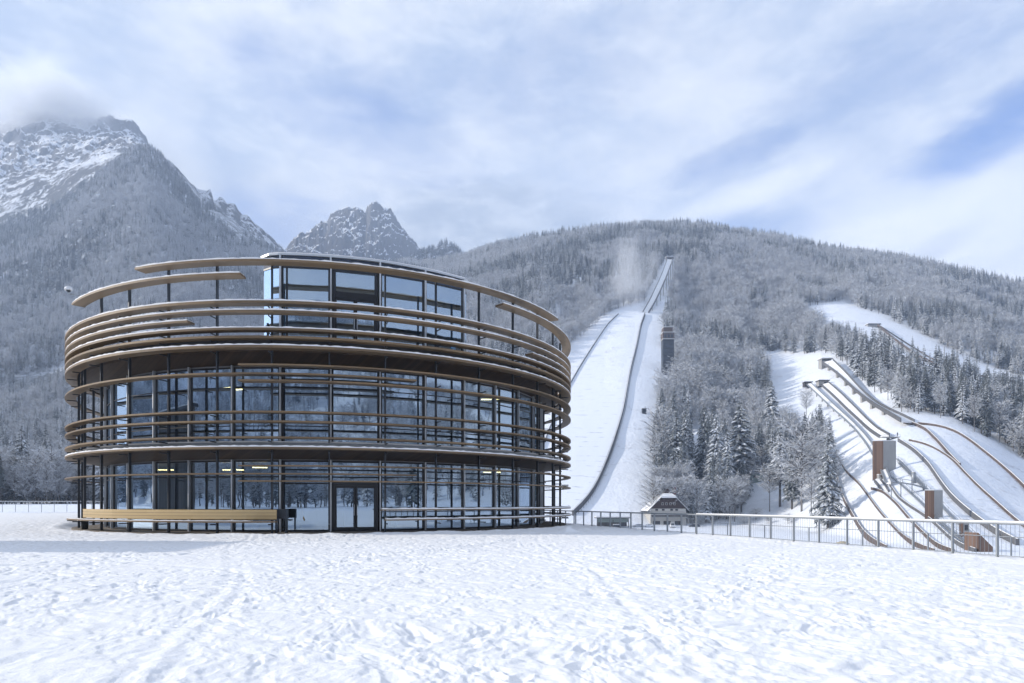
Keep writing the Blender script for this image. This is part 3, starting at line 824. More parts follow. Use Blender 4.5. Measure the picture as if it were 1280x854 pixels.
# back wall of the pavilion
p, q = left[-1], right[-1]
MB().bar(p + Vector((0, 0, 12.37)), q + Vector((0, 0, 12.37)), .2, 4.1).build('back_wall', M['core'], B)
# light fins on the glass line, all the way up
for k, a in enumerate(PA):
    inpav = PV0 - 1 < a < PV1 + 1
    x, y, _ = pol(a, RI + .10)
    if -150 < a < 60:
        MB().box((x, y, 2.0), (.17, .07, 3.9), R(a)).build('fin', M['alu'], B)
        MB().box((x, y, 6.88), (.17, .07, 4.35), R(a)).build('fin', M['alu'], B)
        if inpav: MB().box((x, y, (Zp0 + Zp2) / 2), (.17, .09, Zp2 - Zp0), R(a)).build('fin', M['alu'], B)
for v in (left[2], right[1]):
    MB().box((v.x, v.y, (Zp0 + Zp2) / 2), (.10, .10, Zp2 - Zp0), 0).build('fin', M['alu'], B)
# posts
for k, a in enumerate(PA):
    top = 11.9
    if -133 < a < 6: top = 13.35
    if -112 < a < -22: top = 13.95
    x, y, _ = pol(a, RP)
    pm = MB().box((x, y, top / 2), (.14, .08, top), R(a))
    o = pm.build('post', M['steel'], B)
    br = MB()
    for z in (.60, 3.02, 4.32, 4.86, 5.68, 6.18, 8.12, 9.44, 9.98, 10.38, 11.26, 11.70):
        p_ = pol(a, RP + .1, z - .10); q_ = pol(a, RO - .12, z - .10); br.bar(p_, q_, .035, .06)
    br.build('bracket', M['steel'], o)
# curved timber slats: (z of top, start angle, end angle, thickness, width, snow)
SL = [(13.98, -111.7, -22.8, .15, .72, 1), (13.28, -134.5, -91.6, .15, .72, 1), (13.38, -44.2, 8, .15, .72, 1),
      (11.88, -180, 180, .17, .70, 1), (11.40, -180, 180, .14, .62, 1), (10.95, -250, -100.8, .14, .62, 1), (10.95, -35, 60, .14, .62, 1),
      (10.50, -180, 180, .15, .62, 1), (10.10, -180, 180, .15, .60, 0), (9.62, -180, 180, .17, .70, 1),
      (8.68, -92, 40, .11, .62, 0), (8.23, -230, -62.7, .12, .66, 0), (7.88, -92, 70, .11, .66, 0),
      (6.29, -180, 180, .12, .62, 0), (5.80, -180, 180, .12, .62, 0), (4.99, -180, 180, .12, .62, 0), (4.46, -180, 180, .13, .66, 1),
      (3.54, -92, 40, .09, .55, 0), (3.13, -230, -62.7, .09, .60, 0), (2.76, -92, 70, .09, .60, 0),
      (1.27, -68.9, 70, .09, .55, 1), (.74, -68.2, 70, .09, .50, 1)]
for z, a0, a1, t, w, sn in SL:
    t *= .74; w *= .92
    o = MB().arc(a0, a1, RO - w, RO, z - t, z).build('slat_ring', M['larch'], B)
    if sn: MB().arc(max(a0, -180) + .2 if a0 > -180 else a0, a1 - (.2 if a1 < 180 else 0), RO - w + .06, RO - .02, z + .001, z + .045, step=.7, jag=.05).build('snow_cap', M['snow'], o)
# bench between the left posts
bench = MB().arc(-133.5, -86.2, RO - .58, RO - .50, .76, 1.26).build('bench_backrest', M['bench'], B)
for z in (.93, 1.09): MB().arc(-133.4, -86.3, RO - .5, RO - .497, z, z + .012).build('board_joint', M['frame'], bench)
seat = MB().arc(-139, -86.0, RO - .52, RO + .02, .60, .68).build('bench_seat', M['larch'], B)
MB().arc(-138.8, -90, RO - .40, RO, .682, .70, step=.7, jag=.025).build('snow_cap', M['snow'], seat)

# things on and in the building
lampspec = []
def glow(px, py, ln, rz, grp, lab, d=None):
    t = (px - CX) / F
    a = t * t + 1; rad = 13.4; bq = -2 * (t * BX + BY); c = BX * BX + BY * BY - rad * rad
    disc = max(0, bq * bq - 4 * a * c); z = (-bq - math.sqrt(disc)) / (2 * a)
    p = P(px, py, z)
    o = MB().bar((-ln / 2, 0, 0), (ln / 2, 0, 0), .10, .05).build('ceiling_lamp', M['lamp'], None)
    o.location = p; o.rotation_euler = (0, 0, R(rz)); tag(o, lab, 'lamp', grp)
    MB().bar((0, 0, .026), (0, 0, (3.93 if p.z < 4.5 else 8.99) - p.z), .015).build('hanger', M['steel'], o)
for px, py, ln, rz in ((206, 587.5, 1.0, 10), (284, 587.5, .5, 20), (300, 587.5, .4, 20), (283, 593, .7, 5), (325, 584.5, .8, 15), (609, 590.5, .5, 0), (622, 590.5, .4, 0)):
    glow(px, py, ln, rz, 'warm linear lamps under the ground floor ceiling', 'warm linear lamp hanging behind the ground floor glass')
for px, py, ln, rz in ((284, 485, .5, -25), (298, 487, .5, -20), (608, 499.5, .7, 0), (622, 499, .4, 0)):
    glow(px, py, ln, rz, 'warm linear lamps under the middle floor ceiling', 'warm linear lamp hanging behind the middle floor glass')
# surveillance dome on its bracket at the left end of the upper slat
sc_ = thing('security_camera', 'white dome security camera on a bracket at the left end of the upper slat', 'security camera', tuple(P(85.6, 360, 44.5)))
mb = MB(); mb.tube([(0, 0, .02), (0, 0, -.16)], [.22, .24], 14); mb.build('housing', M['white'], sc_, True)
mb = MB(); mb.tube([(0, 0, -.16), (0, 0, -.24), (0, 0, -.30)], [.15, .12, .05], 14); mb.build('dome', M['glassdark'], sc_, True)
mb = MB(); mb.tube([(0, 0, .02), (0, 0, .12)], [.22, .08], 14); mb.build('cap', M['white'], sc_, True)
mb = MB(); mb.tube([(.02, 0, -.1), (.10, 0, -.42), (.68, .1, -.50)], .035, 6); mb.build('bracket', M['galv'], sc_)
# litter bin in the shade under the bench end, dark planter and a leaning rod by the doors
bn = thing('litter_bin', 'black litter bin standing under the left end of the bench', 'bin', (P(106, 660, 39.2).x, 39.2, .03))
mb = MB(); mb.tube([(0, 0, 0), (0, 0, .5)], [.17, .2], 14); mb.build('body', M['rubber'], bn, True)
mb = MB(); mb.tube([(0, 0, .5), (0, 0, .56)], [.21, .15], 14); mb.build('lid', M['steel'], bn, True)
pl = thing('planter', 'dark rectangular planter box between the bench and the clear pane', 'planter', (P(352, 650, 34.4).x, 34.4, .03), R(4))
MB().box((0, 0, 1.0), (.62, .42, .5)).build('box', M['steel'], pl)
for x in (-.25, .25): MB().box((x, 0, .37), (.06, .36, .74)).build('leg', M['steel'], pl)
MB().box((0, 0, 1.255), (.54, .34, .01)).build('soil', M['terrace'], pl)
rd = MB().bar((0, 0, 0), (-.36, .45, 1.05), .05).build('wooden_rod', M['bench'], None)
rd.location = (P(378, 655, 35.3).x, 35.6, .65); tag(rd, 'pale wooden rod leaning behind the clear pane left of the doors', 'rod')
nt = MB().box((0, 0, 0), (.42, .012, .36)).build('paper_notice', M['white'], None, loc=None)
nt.location = P(175.5, 615, 38.05); nt.rotation_euler = (0, 0, R(-27)); tag(nt, 'small white paper notice stuck behind the left ground floor glass', 'notice')

# ------------------------------------------------------------------ fences
def fence_line(name, label, p0, p1, n, zf, hgt, post_w, rail_w, rail_mat, net, snow_from=None, pane_step=.12, z_up=0.):
    t = thing(name, label, 'fence')
    pts = []
    for i in range(n + 1):
        f = i / n; x = p0[0] + (p1[0] - p0[0]) * f; y = p0[1] + (p1[1] - p0[1]) * f; pts.append(Vector((x, y, zf(x, y))))
    d = (pts[-1] - pts[0]); rz = math.atan2(d.y, d.x)
    for p in pts: MB().box((p.x, p.y, p.z + hgt / 2 - .15), (post_w * .6, post_w, hgt + .3), rz).build('post', M['galv'], t)
    for i in range(n):
        a, b = pts[i] + Vector((0, 0, hgt)), pts[i + 1] + Vector((0, 0, hgt))
    mb = MB(); mb.tube([p + Vector((0, 0, hgt + .02)) for p in pts], rail_w / 2, 8); rail = mb.build('top_rail', rail_mat, t)
    mb = MB(); mb.tube([p + Vector((0, 0, .10)) for p in pts], .014, 6); mb.build('lower_rail', M['galv'], t)
    if snow_from is not None:
        k = int(snow_from * n); q = [p + Vector((0, 0, hgt + .02 + rail_w * .45 + random.uniform(0, .012))) for p in pts[k:]]
        if len(q) > 1:
            mb = MB(); mb.tube(q, rail_w * .42, 8); mb.build('snow_cap', M['snow'], rail, True)
    if net:
        for i in range(n):
            a, b = pts[i], pts[i + 1]; L = (b - a).length; k = int(L / pane_step); mb = MB()
            for j in range(1, k):
                q = a.lerp(b, j / k); mb.bar(q + Vector((0, 0, .10)), q + Vector((0, 0, hgt)), .007)
            mb.build('wire_panel', M['galv'], t)
    return t
def fz(x, y): return gz(x, y) + .02
F0 = np.array((4.3, 47.)) - FD * 26; F1 = FA + FD * FL * 1.55
n1 = 22
fence_line('metal_fence', 'long galvanised wire fence on the plateau edge running right from the building', tuple(FA + FD * FL * .021), tuple(FA + FD * FL * 1.50), 34, fz, .99, .075, .075, M['galv'], True, .33)  # rail snow left off where the building's shade falls; bare rail stands in for shade
fence_line('metal_fence', 'hidden stretch of wire fence passing behind the right side of the building', tuple(FA - FD * 24), tuple(FA + FD * FL * .012), 16, fz, .99, .075, .07, M['galv'], False)
off = FN * 4.2
fence_line('wire_fence', 'thin lower wire fence on the slope just beyond the plateau fence', tuple(FA + off + FD * 9), tuple(FA + off + FD * FL * 1.6), 13, lambda x, y: gz(x, y) - .05, 1.5, .05, .03, M['galv'], False)
fence_line('metal_fence', 'grey rail fence standing in the snow left of and behind the building', (-62, 55.8), (-14, 74), 50, lambda x, y: .55 if y < 60 else gz(x, y) * .0 + .6, 1.12, .05, .06, M['galv'], False, 0)

# ------------------------------------------------------------------ service building left of the picture whose shade falls on the snow
sv = thing('service_building', 'low timber clad service building left of the snow field', 'building', (-41, 24.8, 0))
MB().box((0, 0, 4.9), (13.6, 6.2, 9.8)).build('wall', M['greyslat'], sv)
rf = MB().box((0, 0, 9.95), (14.0, 6.6, .3)).build('roof', M['steel'], sv)
MB().box((0, 0, 10.18), (13.8, 6.4, .16)).build('snow_cap', M['snow'], rf)
for x in (-4, 0, 4):
    for z in (1.6, 4.6, 7.6):
        w = MB().box((x, -3.12, z), (1.8, .08, 1.5)).build('window', M['frame'], sv); MB().box((x, -3.165, z), (1.6, .01, 1.3)).build('pane', M['glassdark'], w)
for y in (-1.5, 1.5):
    for z in (1.6, 4.6, 7.6):
        w = MB().box((6.82, y, z), (.08, 1.6, 1.5)).build('window', M['frame'], sv); MB().box((6.865, y, z), (.01, 1.4, 1.3)).build('pane', M['glassdark'], w)

# ------------------------------------------------------------------ ski jumps
def resample(pts, n):
    pts = [Vector(p) for p in pts]; L = [0]
    for a, b in zip(pts, pts[1:]): L.append(L[-1] + (b - a).length)
    out = []
    for i in range(n):
        s = L[-1] * i / (n - 1); k = max(j for j in range(len(L)) if L[j] <= s + 1e-9); k = min(k, len(pts) - 2)
        out.append(pts[k].lerp(pts[k + 1], (s - L[k]) / max(1e-6, L[k + 1] - L[k])))
    return out
def smooth3(pts, it=3):
    for _ in range(it): pts = [pts[0]] + [(pts[i - 1] + pts[i] * 2 + pts[i + 1]) / 4 for i in range(1, len(pts) - 1)] + [pts[-1]]
    return pts
def pxline(px, lift=0., n=30, depth=None):
    """picture polyline -> smooth line lying on the ground; depth: fraction of the sight line kept"""
    pts = []
    for q in px:
        c = cast(q[0], q[1])
        if depth: c = P(q[0], q[1], c.y * depth)
        c.z += lift; pts.append(c)
    return smooth3(resample(pts, n))
def wall(name, pts, h, t, m, parent, z0=-.8, cap=True):
    mb = MB(); n = len(pts)
    for i, p in enumerate(pts):
        d = pts[min(i + 1, n - 1)] - pts[max(i - 1, 0)]; d.z = 0; d.normalize(); s = Vector((-d.y, d.x, 0)) * t / 2
        mb.v += [tuple(p + s + Vector((0, 0, z0))), tuple(p - s + Vector((0, 0, z0))), tuple(p - s + Vector((0, 0, h))), tuple(p + s + Vector((0, 0, h)))]
    for i in range(n - 1):
        b = i * 4
        for k in range(4): mb.f.append((b + k, b + (k + 1) % 4, b + 4 + (k + 1) % 4, b + 4 + k))
    mb.f += [(0, 3, 2, 1), (4 * n - 4, 4 * n - 3, 4 * n - 2, 4 * n - 1)]
    o = mb.build(name, m, parent)
    if cap:
        mb = MB(); mb.tube([p + Vector((0, 0, h + .03)) for p in pts], t * .22, 6); mb.build('snow_cap', M['snow'], o, True)
    return o
def deck(name, L, Rr, z, m, parent, uv=False, rows=2):
    n = len(L); V = []; U = []
    for i in range(n):
        for k in range(rows):
            f = k / (rows - 1); p = L[i].lerp(Rr[i], f); V.append((p.x, p.y, p.z + z)); U.append((f, i / (n - 1)))
    o = grid_obj(name, np.array(V), n, rows, m, True, np.array(U) if uv else None); o.parent = parent; return o
def slab_deck(name, L, Rr, z, t, m, parent):
    mb = MB(); n = len(L)
    for i in range(n):
        a, b = L[i], Rr[i]; mb.v += [(a.x, a.y, a.z + z - t), (b.x, b.y, b.z + z - t), (b.x, b.y, b.z + z), (a.x, a.y, a.z + z)]
    for i in range(n - 1):
        o = i * 4
        for k in range(4): mb.f.append((o + k, o + (k + 1) % 4, o + 4 + (k + 1) % 4, o + 4 + k))
    mb.f += [(0, 1, 2, 3), (4 * n - 1, 4 * n - 2, 4 * n - 3, 4 * n - 4)]
    return mb.build(name, m, parent)

# flying hill
fj = thing('ski_flying_hill', 'huge snow covered ski flying hill with long boarded edges right of the round building', 'ski jump')
lw = pxline([(773, 394), (760, 406), (743, 431), (728, 455), (715, 477), (700, 506), (684, 545), (668, 590), (652, 640)], 0, 50)
rw = pxline([(806, 393), (800.5, 408), (795, 436), (788, 464), (782, 499), (779, 516), (769, 549), (757, 583), (744, 613), (729, 635), (716, 645)], 0, 50)
deck('landing_slope', lw, rw, .55, M['net'], fj, True, 16)
wall('side_wall', lw, 2.0, .5, M['greyboard'], fj); wall('side_wall', rw, 2.4, .9, M['greyboard'], fj)
# posts along the right wall
mb = MB()
for i in range(1, len(rw) - 1):
    for f in (0, .33, .66):
        p = rw[i].lerp(rw[i + 1], f) + Vector((1.2, -.6, 0)); mb.bar(p + Vector((0, 0, -.5)), p + Vector((0, 0, 2.2)), .16)
mb.build('wall_stud', M['steel'], fj)['kind'] = 'stuff'
tl = P(803, 391, 792); 
il = [P(803.5, 390.5, 800), P(812, 376, 818), P(818.5, 362, 845), P(826, 346, 880), P(832, 330, 925), P(834, 324, 940)]
ir = [P(810.5, 391, 800), P(818.5, 378, 818), P(825.5, 363, 845), P(832.5, 347, 880), P(838.5, 331, 925), P(840.5, 324.5, 940)]
il = smooth3(resample(il, 24)); ir = smooth3(resample(ir, 24))
slab_deck('inrun', il, ir, 0, 1.6, M['snow'], fj)
wall('inrun_wall', il, 1.8, .5, M['greyboard'], fj, -1.6); wall('inrun_wall', ir, 1.8, .5, M['greyboard'], fj, -1.6)
mb = MB()
for i in range(2, 24, 3):
    for q in (il[i], ir[i]): mb.bar((q.x, q.y, gz(q.x, q.y) - 3), q - Vector((0, 0, 1.2)), .8)
mb.build('trestle', M['conc'], fj)
c = (il[0] + ir[0]) / 2
MB().box((c.x - 14, c.y + 2, c.z - .4), (26, 2.4, 1.5), R(8)).build('takeoff_knoll_edge', M['greyboard'], fj)
sh = thing('start_house', 'small white start house at the very top of the long inrun', 'start house', tuple(P(837, 325, 946)))
MB().box((0, 0, 1.2), (9.5, 5, 3.0)).build('wall', M['greyslat'], sh); r_ = MB().box((.3, 0, 3.0), (12, 7, .5)).build('roof', M['conc'], sh)
MB().box((.3, 0, 3.5), (12, 7, .45)).build('snow_cap', M['snow'], r_)
for x in (-2.5, 0, 2.5): MB().box((x, -2.53, 1.5), (1.5, .06, 1.1)).build('window', M['glassdark'], sh)
for x in (-4, 4): MB().box((x, 0, -4), (.8, .8, 8)).build('support', M['conc'], sh)
# judges' tower beside it
p = cast(834.5, 468); TW = p.y * 13.5 / F
jt = thing('judges_tower', 'tall slim dark judges tower with reddish upper floors beside the flying hill', 'tower', tuple(p))
H0 = 58 / F * p.y
MB().box((0, 0, H0 * .36 - 2), (TW, TW * .8, H0 * .72 + 4)).build('shaft', M['steel'], jt)
MB().box((0, 0, H0 * .80), (TW * 1.06, TW * .86, H0 * .14)).build('cabin', M['rust'], jt)
MB().box((-TW * .04, 0, H0 * .93), (TW * .86, TW * .7, H0 * .11)).build('upper_cabin', M['rust'], jt)
for z, w in ((.732, 1.10), (.873, 1.10), (.99, .92)):
    f_ = MB().box((0, 0, H0 * z), (TW * w, TW * .9 * w, .35)).build('floor_slab', M['conc'], jt); MB().box((0, 0, H0 * z + .35), (TW * w, TW * .9 * w, .25)).build('snow_cap', M['snow'], f_)
for i in range(5): MB().box((-TW * .02, -TW * .402, H0 * (.10 + .125 * i)), (TW * .72, .08, H0 * .075)).build('window', M['glassdark'], jt)
for x in (-.3, 0, .3): MB().box((TW * x, -TW * .432, H0 * .80), (TW * .22, .1, H0 * .07)).build('window', M['glassdark'], jt)
# small things on that slope
def hut(name, label, px, py, w, h, dp, wallm, rz=0., cat='hut', snow=True, win=1, z=0.):
    c = cast(px, py); s = c.y / F
    t = thing(name, label, cat, (c.x, c.y, c.z + z), R(rz)); w *= s; h *= s
    MB().box((0, 0, h / 2 - 1.0), (w, dp, h + 2)).build('wall', wallm, t)
    rf = MB().box((0, 0, h + .12), (w * 1.12, dp * 1.15, .25)).build('roof', M['steel'], t)
    if snow: MB().box((0, 0, h + .40), (w * 1.1, dp * 1.12, .32)).build('snow_cap', M['snow'], rf)
    for k in range(win): MB().box(((k - (win - 1) / 2) * w / max(1, win) * .9, -dp / 2 - .03, h * .55), (w * .5 / win, .05, h * .35)).build('window', M['glassdark'], t)
    return t
hut('equipment_cabin', 'tiny dark cabin on the white slope right of the flying hill wall', 805, 517, 5, 5, 3, M['steel'])
hut('storage_cabin', 'low green grey cabin under the trees behind the chalet', 948, 601, 27, 8, 6, M['green'], 3, win=2)
hut('start_hut', 'dark start hut among frosted trees above the smallest inrun', 988, 524, 11, 6, 4, M['steel'], -15)
# hill jumps on the right
def edge(name, px, h, t, m, parent, n=30, z0=-.8, cap=True): return wall(name, pxline(px, 0, n), h, t, m, parent, z0, cap)
W0 = [(1045, 588), (1048, 604), (1054, 625), (1065, 645), (1078, 667), (1091, 679), (1108, 689)]
W1 = [(1044, 566), (1057, 590), (1073, 604), (1086, 622), (1099, 640), (1110, 653), (1126, 671), (1150, 686), (1168, 690)]
W2 = [(1089, 612), (1104, 616), (1120.6, 631), (1136.5, 650), (1152.5, 667), (1171, 684), (1192, 691)]
W2c = [(1112.6, 607.6), (1123, 623.6), (1136.5, 634), (1152.5, 643.5), (1168, 655.5), (1184, 671), (1200, 684), (1219, 690)]
W3 = [(1123, 552), (1142, 564), (1160.5, 582), (1173.7, 602), (1187, 621), (1203, 637), (1221.5, 651.5), (1240, 666), (1258.7, 677), (1272, 682)]
W4 = [(1136.5, 551.5), (1152.5, 554), (1171, 562.5), (1192, 576), (1208, 594), (1227, 613), (1245.5, 629), (1261, 643.5), (1278, 658), (1300, 672)]
W5 = [(1130, 530), (1142, 531), (1158, 538.6), (1173.7, 554.5), (1187, 570.5), (1200, 584)]
W6 = [(1147, 531), (1168, 532), (1190, 538), (1211, 550.5), (1229.5, 565), (1248, 580), (1264, 594), (1280, 609), (1310, 640)]
j1 = thing('ski_jump', 'smallest ski jump, leftmost of the right hand group, with a brown outer edge', 'ski jump', group='training jumps on the right')
edge('side_wall', W0, 1.3, .5, M['rust'], j1); edge('side_wall', W1, .7, .3, M['rust'], j1)
j2 = thing('ski_jump', 'small ski jump between the smallest one and the stairs with the concrete towers', 'ski jump', group='training jumps on the right')
edge('side_wall', W2, .8, .4, M['rust'], j2); edge('side_wall', W2c, .8, .4, M['greyboard'], j2)
j3 = thing('ski_jump', 'large ski jump right of the two concrete towers with a dark heavy left edge', 'ski jump', group='training jumps on the right')
edge('side_wall', W3, 1.5, .7, M['greyboard'], j3); edge('side_wall', W4, .8, .5, M['rust'], j3)
j4 = thing('ski_jump', 'largest ski jump of the right hand group, its brown edges curving off the right side', 'ski jump', group='training jumps on the right')
edge('side_wall', W5, 1.4, .6, M['rust'], j4); edge('side_wall', W6, 1.2, .6, M['rust'], j4)
def inrun(parent, Lp, Rp, depth, h, m=None, sup=5, supw=1.2, thick=.9, n=24):
    a = pxline(Lp, 0, n, depth); b = pxline(Rp, 0, n, depth)
    for i in range(n): b[i].z = a[i].z * .5 + b[i].z * .5; a[i].z = b[i].z
    slab_deck('inrun', a, b, 0, thick, M['snow'], parent)
    wall('inrun_wall', a, h, .45, m or M['greyboard'], parent, -thick, False); wall('inrun_wall', b, h, .45, m or M['greyboard'], parent, -thick, False)
    for i in range(1, n - 2, max(1, (n - 3) // sup)):
        q = (a[i] + b[i]) / 2; g = gz(q.x, q.y)
        if q.z - g > 1.2: MB().box((q.x, q.y, (q.z + g) / 2 - 1.0), (supw * 1.6, supw, q.z - g + 1.2)).build('pier', M['conc'], parent)
    return a, b
a, b = inrun(j4, [(1027, 452), (1042, 462), (1057, 476.5), (1072, 492), (1090, 507), (1104, 516), (1126, 529)], [(1041, 451), (1059, 468), (1074, 484), (1092, 499), (1110, 509), (1132, 518), (1143, 524)], .962, 1.2, sup=6, supw=2.0)
c = (a[0] + b[0]) / 2
st = thing('start_house', 'concrete start house with a snowy roof at the top of the largest right hand inrun', 'start house', (c.x, c.y + 2, c.z))
MB().box((0, 2, -4.5), (8.4, 6, 13)).build('wall', M['conc'], st); MB().box((0, -1.0, 1.2), (7.4, .2, 1.4)).build('window', M['glassdark'], st)
r_ = MB().box((0, 1.6, 2.25), (9.6, 8, .45)).build('roof', M['conc'], st); MB().box((0, 1.6, 2.68), (9.6, 8, .4)).build('snow_cap', M['snow'], r_)
a, b = inrun(j3, [(1026, 480), (1040, 492), (1056, 508), (1072, 523), (1086, 536), (1100, 545)], [(1036, 479), (1051, 492), (1068, 509), (1083, 524), (1097, 537), (1112, 545)], .985, .8, sup=4)
c = (a[0] + b[0]) / 2
st = thing('start_house', 'square start hut with a white roof, right one of the pair above the middle inrun', 'start house', (c.x - .5, c.y + 1, c.z))
MB().box((0, 2, .2), (7.5, 5, 4)).build('wall', M['conc'], st); MB().box((1.5, -.55, .6), (2.4, .1, 1.6)).build('window', M['glassdark'], st)
r_ = MB().box((0, 1.6, 2.4), (8.6, 6.5, .4)).build('roof', M['steel'], st); MB().box((0, 1.6, 2.8), (8.6, 6.5, .4)).build('snow_cap', M['snow'], r_)
a, b = inrun(j2, [(1008, 480), (1024, 495), (1040, 510), (1056, 524), (1070, 538), (1084, 556), (1100, 585), (1108, 604)], [(1014, 479), (1031, 495), (1048, 511), (1064, 525), (1079, 540), (1092, 556), (1107, 584), (1115, 603)], .972, .5, M['galv'], sup=10, supw=.5, thick=.4, n=32)
c = (a[0] + b[0]) / 2
st = thing('start_house', 'flat white roofed start hut, left one of the pair above the middle inrun', 'start house', (c.x, c.y + 1, c.z))
MB().box((0, 2, -.6), (5.5, 4, 3.4)).build('wall', M['greyslat'], st)
r_ = MB().box((0, 1.6, 1.3), (6.6, 5.5, .4)).build('roof', M['steel'], st); MB().box((0, 1.6, 1.7), (6.6, 5.5, .4)).build('snow_cap', M['snow'], r_)
# short inrun boxes of the small jumps
q = cast(1104, 598)
b1 = thing('start_platform', 'small concrete start platform at the foot of the larger concrete tower', 'start platform', tuple(q), R(-10))
MB().box((0, 0, .6), (3.6, 2.2, 1.5)).build('box', M['conc'], b1); MB().box((0, 0, 1.44), (3.7, 2.3, .15)).build('snow_cap', M['snow'], b1); MB().box((0, -1.13, .7), (2.6, .05, .8)).build('panel', M['rust'], b1)
a, b = inrun(j1, [(1093, 601), (1098, 607), (1104, 615)], [(1101, 600), (1106, 606), (1111, 614)], .992, .4, sup=1, n=8)
# far normal hill above the wood
j5 = thing('ski_jump', 'distant ski jump on the upper clearing with a long dark inrun wall', 'ski jump', group='training jumps on the right')
a, b = inrun(j5, [(1097, 408.5), (1115, 423.5), (1135, 438.5), (1160, 453.5), (1180, 461), (1197, 467), (1224, 472)], [(1101, 407), (1122, 420.5), (1145, 435.5), (1168, 449.5), (1195, 461.5), (1212, 467), (1240, 472)], .985, 1.3, M['rust'], sup=3)
c = (a[0] + b[0]) / 2
st = thing('start_house', 'long low start house at the top of the distant upper jump', 'start house', (c.x - 5, c.y + 2, c.z - .5))
MB().box((0, 2, .6), (13, 6, 4.2)).build('wall', M['conc'], st); MB().box((5, -1.03, .6), (2.4, .1, 2.4)).build('window', M['glassdark'], st)
r_ = MB().box((0, 1.6, 2.9), (14, 8, .5)).build('roof', M['steel'], st); MB().box((0, 1.6, 3.4), (14, 8, .5)).build('snow_cap', M['snow'], r_)
for pp in ([(1056, 411), (1068, 420), (1080, 428.5), (1086, 432)], [(1122, 442), (1132, 449), (1143, 457), (1152, 461)]):
    j5w = wall('side_wall', pxline(pp, 0, 10), 2.0, .8, M['greyboard'], j5)
hut('timing_cabin', 'small snow roofed cabin left of the distant upper jump', 1094, 432, 13, 4, 5, M['greyslat'], -10)
hut('jury_cabin', 'tiny dark cabin in the trees below the distant upper jump', 1137, 451, 8, 5, 4, M['steel'], -10)
# road bridge of the upper jump
br = thing('road_bridge', 'grey curved road bridge at the right edge of the upper clearing', 'bridge')
q0 = pxline([(1224, 474), (1240, 473), (1256, 478), (1272, 483), (1296, 488)], 0, 16, .985); q1 = [p + Vector((4, 9, 0)) for p in q0]
slab_deck('deck', q0, q1, 0, 1.0, M['conc'], br); wall('parapet', q0, 1.2, .3, M['greyboard'], br, 0); wall('parapet', q1, 1.2, .3, M['greyboard'], br, 0)
for i in range(2, 16, 4): MB().box((q0[i].x + 2, q0[i].y + 4, (q0[i].z + gz(q0[i].x, q0[i].y)) / 2 - 1.5), (1.2, 3, abs(q0[i].z - gz(q0[i].x, q0[i].y)) + 1.6)).build('pier', M['conc'], br)
ms = thing('flood_mast', 'thin tall steel mast on the upper clearing in front of the wood', 'mast', tuple(cast(1180.5, 476)))
mb = MB(); mb.tube([(0, 0, -1), (0, 0, 26)], [.5, .3], 8); mb.build('pole', M['galv'], ms); MB().box((0, 0, 26), (2.6, .5, .9)).build('lamp_head', M['galv'], ms)
# concrete and timber towers of the stairs
def tower(name, label, x0, xm, x1, ytopl, ybl, ybr, ytopr, leftm, dfix=None, win=False):
    """corner box: left face x0..xm, right face xm..x1 in the picture"""
    c = cast(xm, ybr); s = c.y / F; h = (ybr - ytopr) * s
    t = thing(name, label, 'tower', (c.x, c.y, c.z), 0)
    dl = Vector((-math.cos(.35), math.sin(.35), 0)); dr = Vector((math.cos(.15), math.sin(.15), 0))
    def run(v, px): q = (px - CX) / F; return v * ((q * c.y - c.x) / (v.x - q * v.y))
    pl = run(dl, x0); pr = run(dr, x1)
    pts = [(0, 0), (pr.x, pr.y), (pr.x + pl.x, pr.y + pl.y), (pl.x, pl.y)]
    MB().quad_prism(pts, -3, h).build('concrete_body', M['conc'], t)
    n = Vector((-dl.y, dl.x, 0)); n = n if n.y < 0 else -n
    a = n * .06; e = .12
    mb = MB(); mb.bar(a + Vector((0, 0, h / 2 - 1.2)), pl + a + Vector((0, 0, h / 2 - 1.2)), e, h - .2 + 2.4); mb.build('slatted_face', leftm, t)
    MB().quad_prism([(x * 1.02, y * 1.02) for x, y in pts], h + .003, h + .22).build('snow_cap', M['snow'], t)
    if win:
        for z in (.55,): mb = MB(); nn = Vector((dr.y, -dr.x, 0)) * .04; mb.bar(pr * .25 + nn + Vector((0, 0, h * z)), pr * .8 + nn + Vector((0, 0, h * z)), .06, h * .3); mb.build('window', M['glassdark'], t)
    return t
tower('stair_tower', 'largest concrete tower with a rust brown slatted left face beside the jumps', 1090.6, 1104, 1120, 554, 592, 594, 551, M['brownslat'])
tower('stair_tower', 'second concrete tower with a brown slatted face, lower right of the largest', 1156, 1167.6, 1178.5, 616, 645, 649, 613.5, M['brownslat'])
tower('stair_tower', 'small brown hut like tower with a window between the second tower and the wedge', 1199, 1204, 1211.5, 647, 670, 671.5, 650, M['brownslat'], win=True)
q = cast(1232, 690); s = q.y / F
wd = thing('jump_abutment', 'low wedge shaped brown boarded abutment at the foot of the largest jump', 'abutment', tuple(q))
wv = [(-9 * s, 0, -.5), (9 * s, 0, -.5), (9 * s, 4.5, -.5), (-9 * s, 4.5, -.5), (-9 * s, 0, 24 * s), (9 * s, 0, 6 * s), (9 * s, 4.5, 6 * s), (-9 * s, 4.5, 24 * s)]
wf = [(0, 1, 5, 4), (1, 2, 6, 5), (2, 3, 7, 6), (3, 0, 4, 7), (4, 5, 6, 7), (3, 2, 1, 0)]
mesh_obj('boarded_wedge', wv, wf, M['brownslat'], wd)
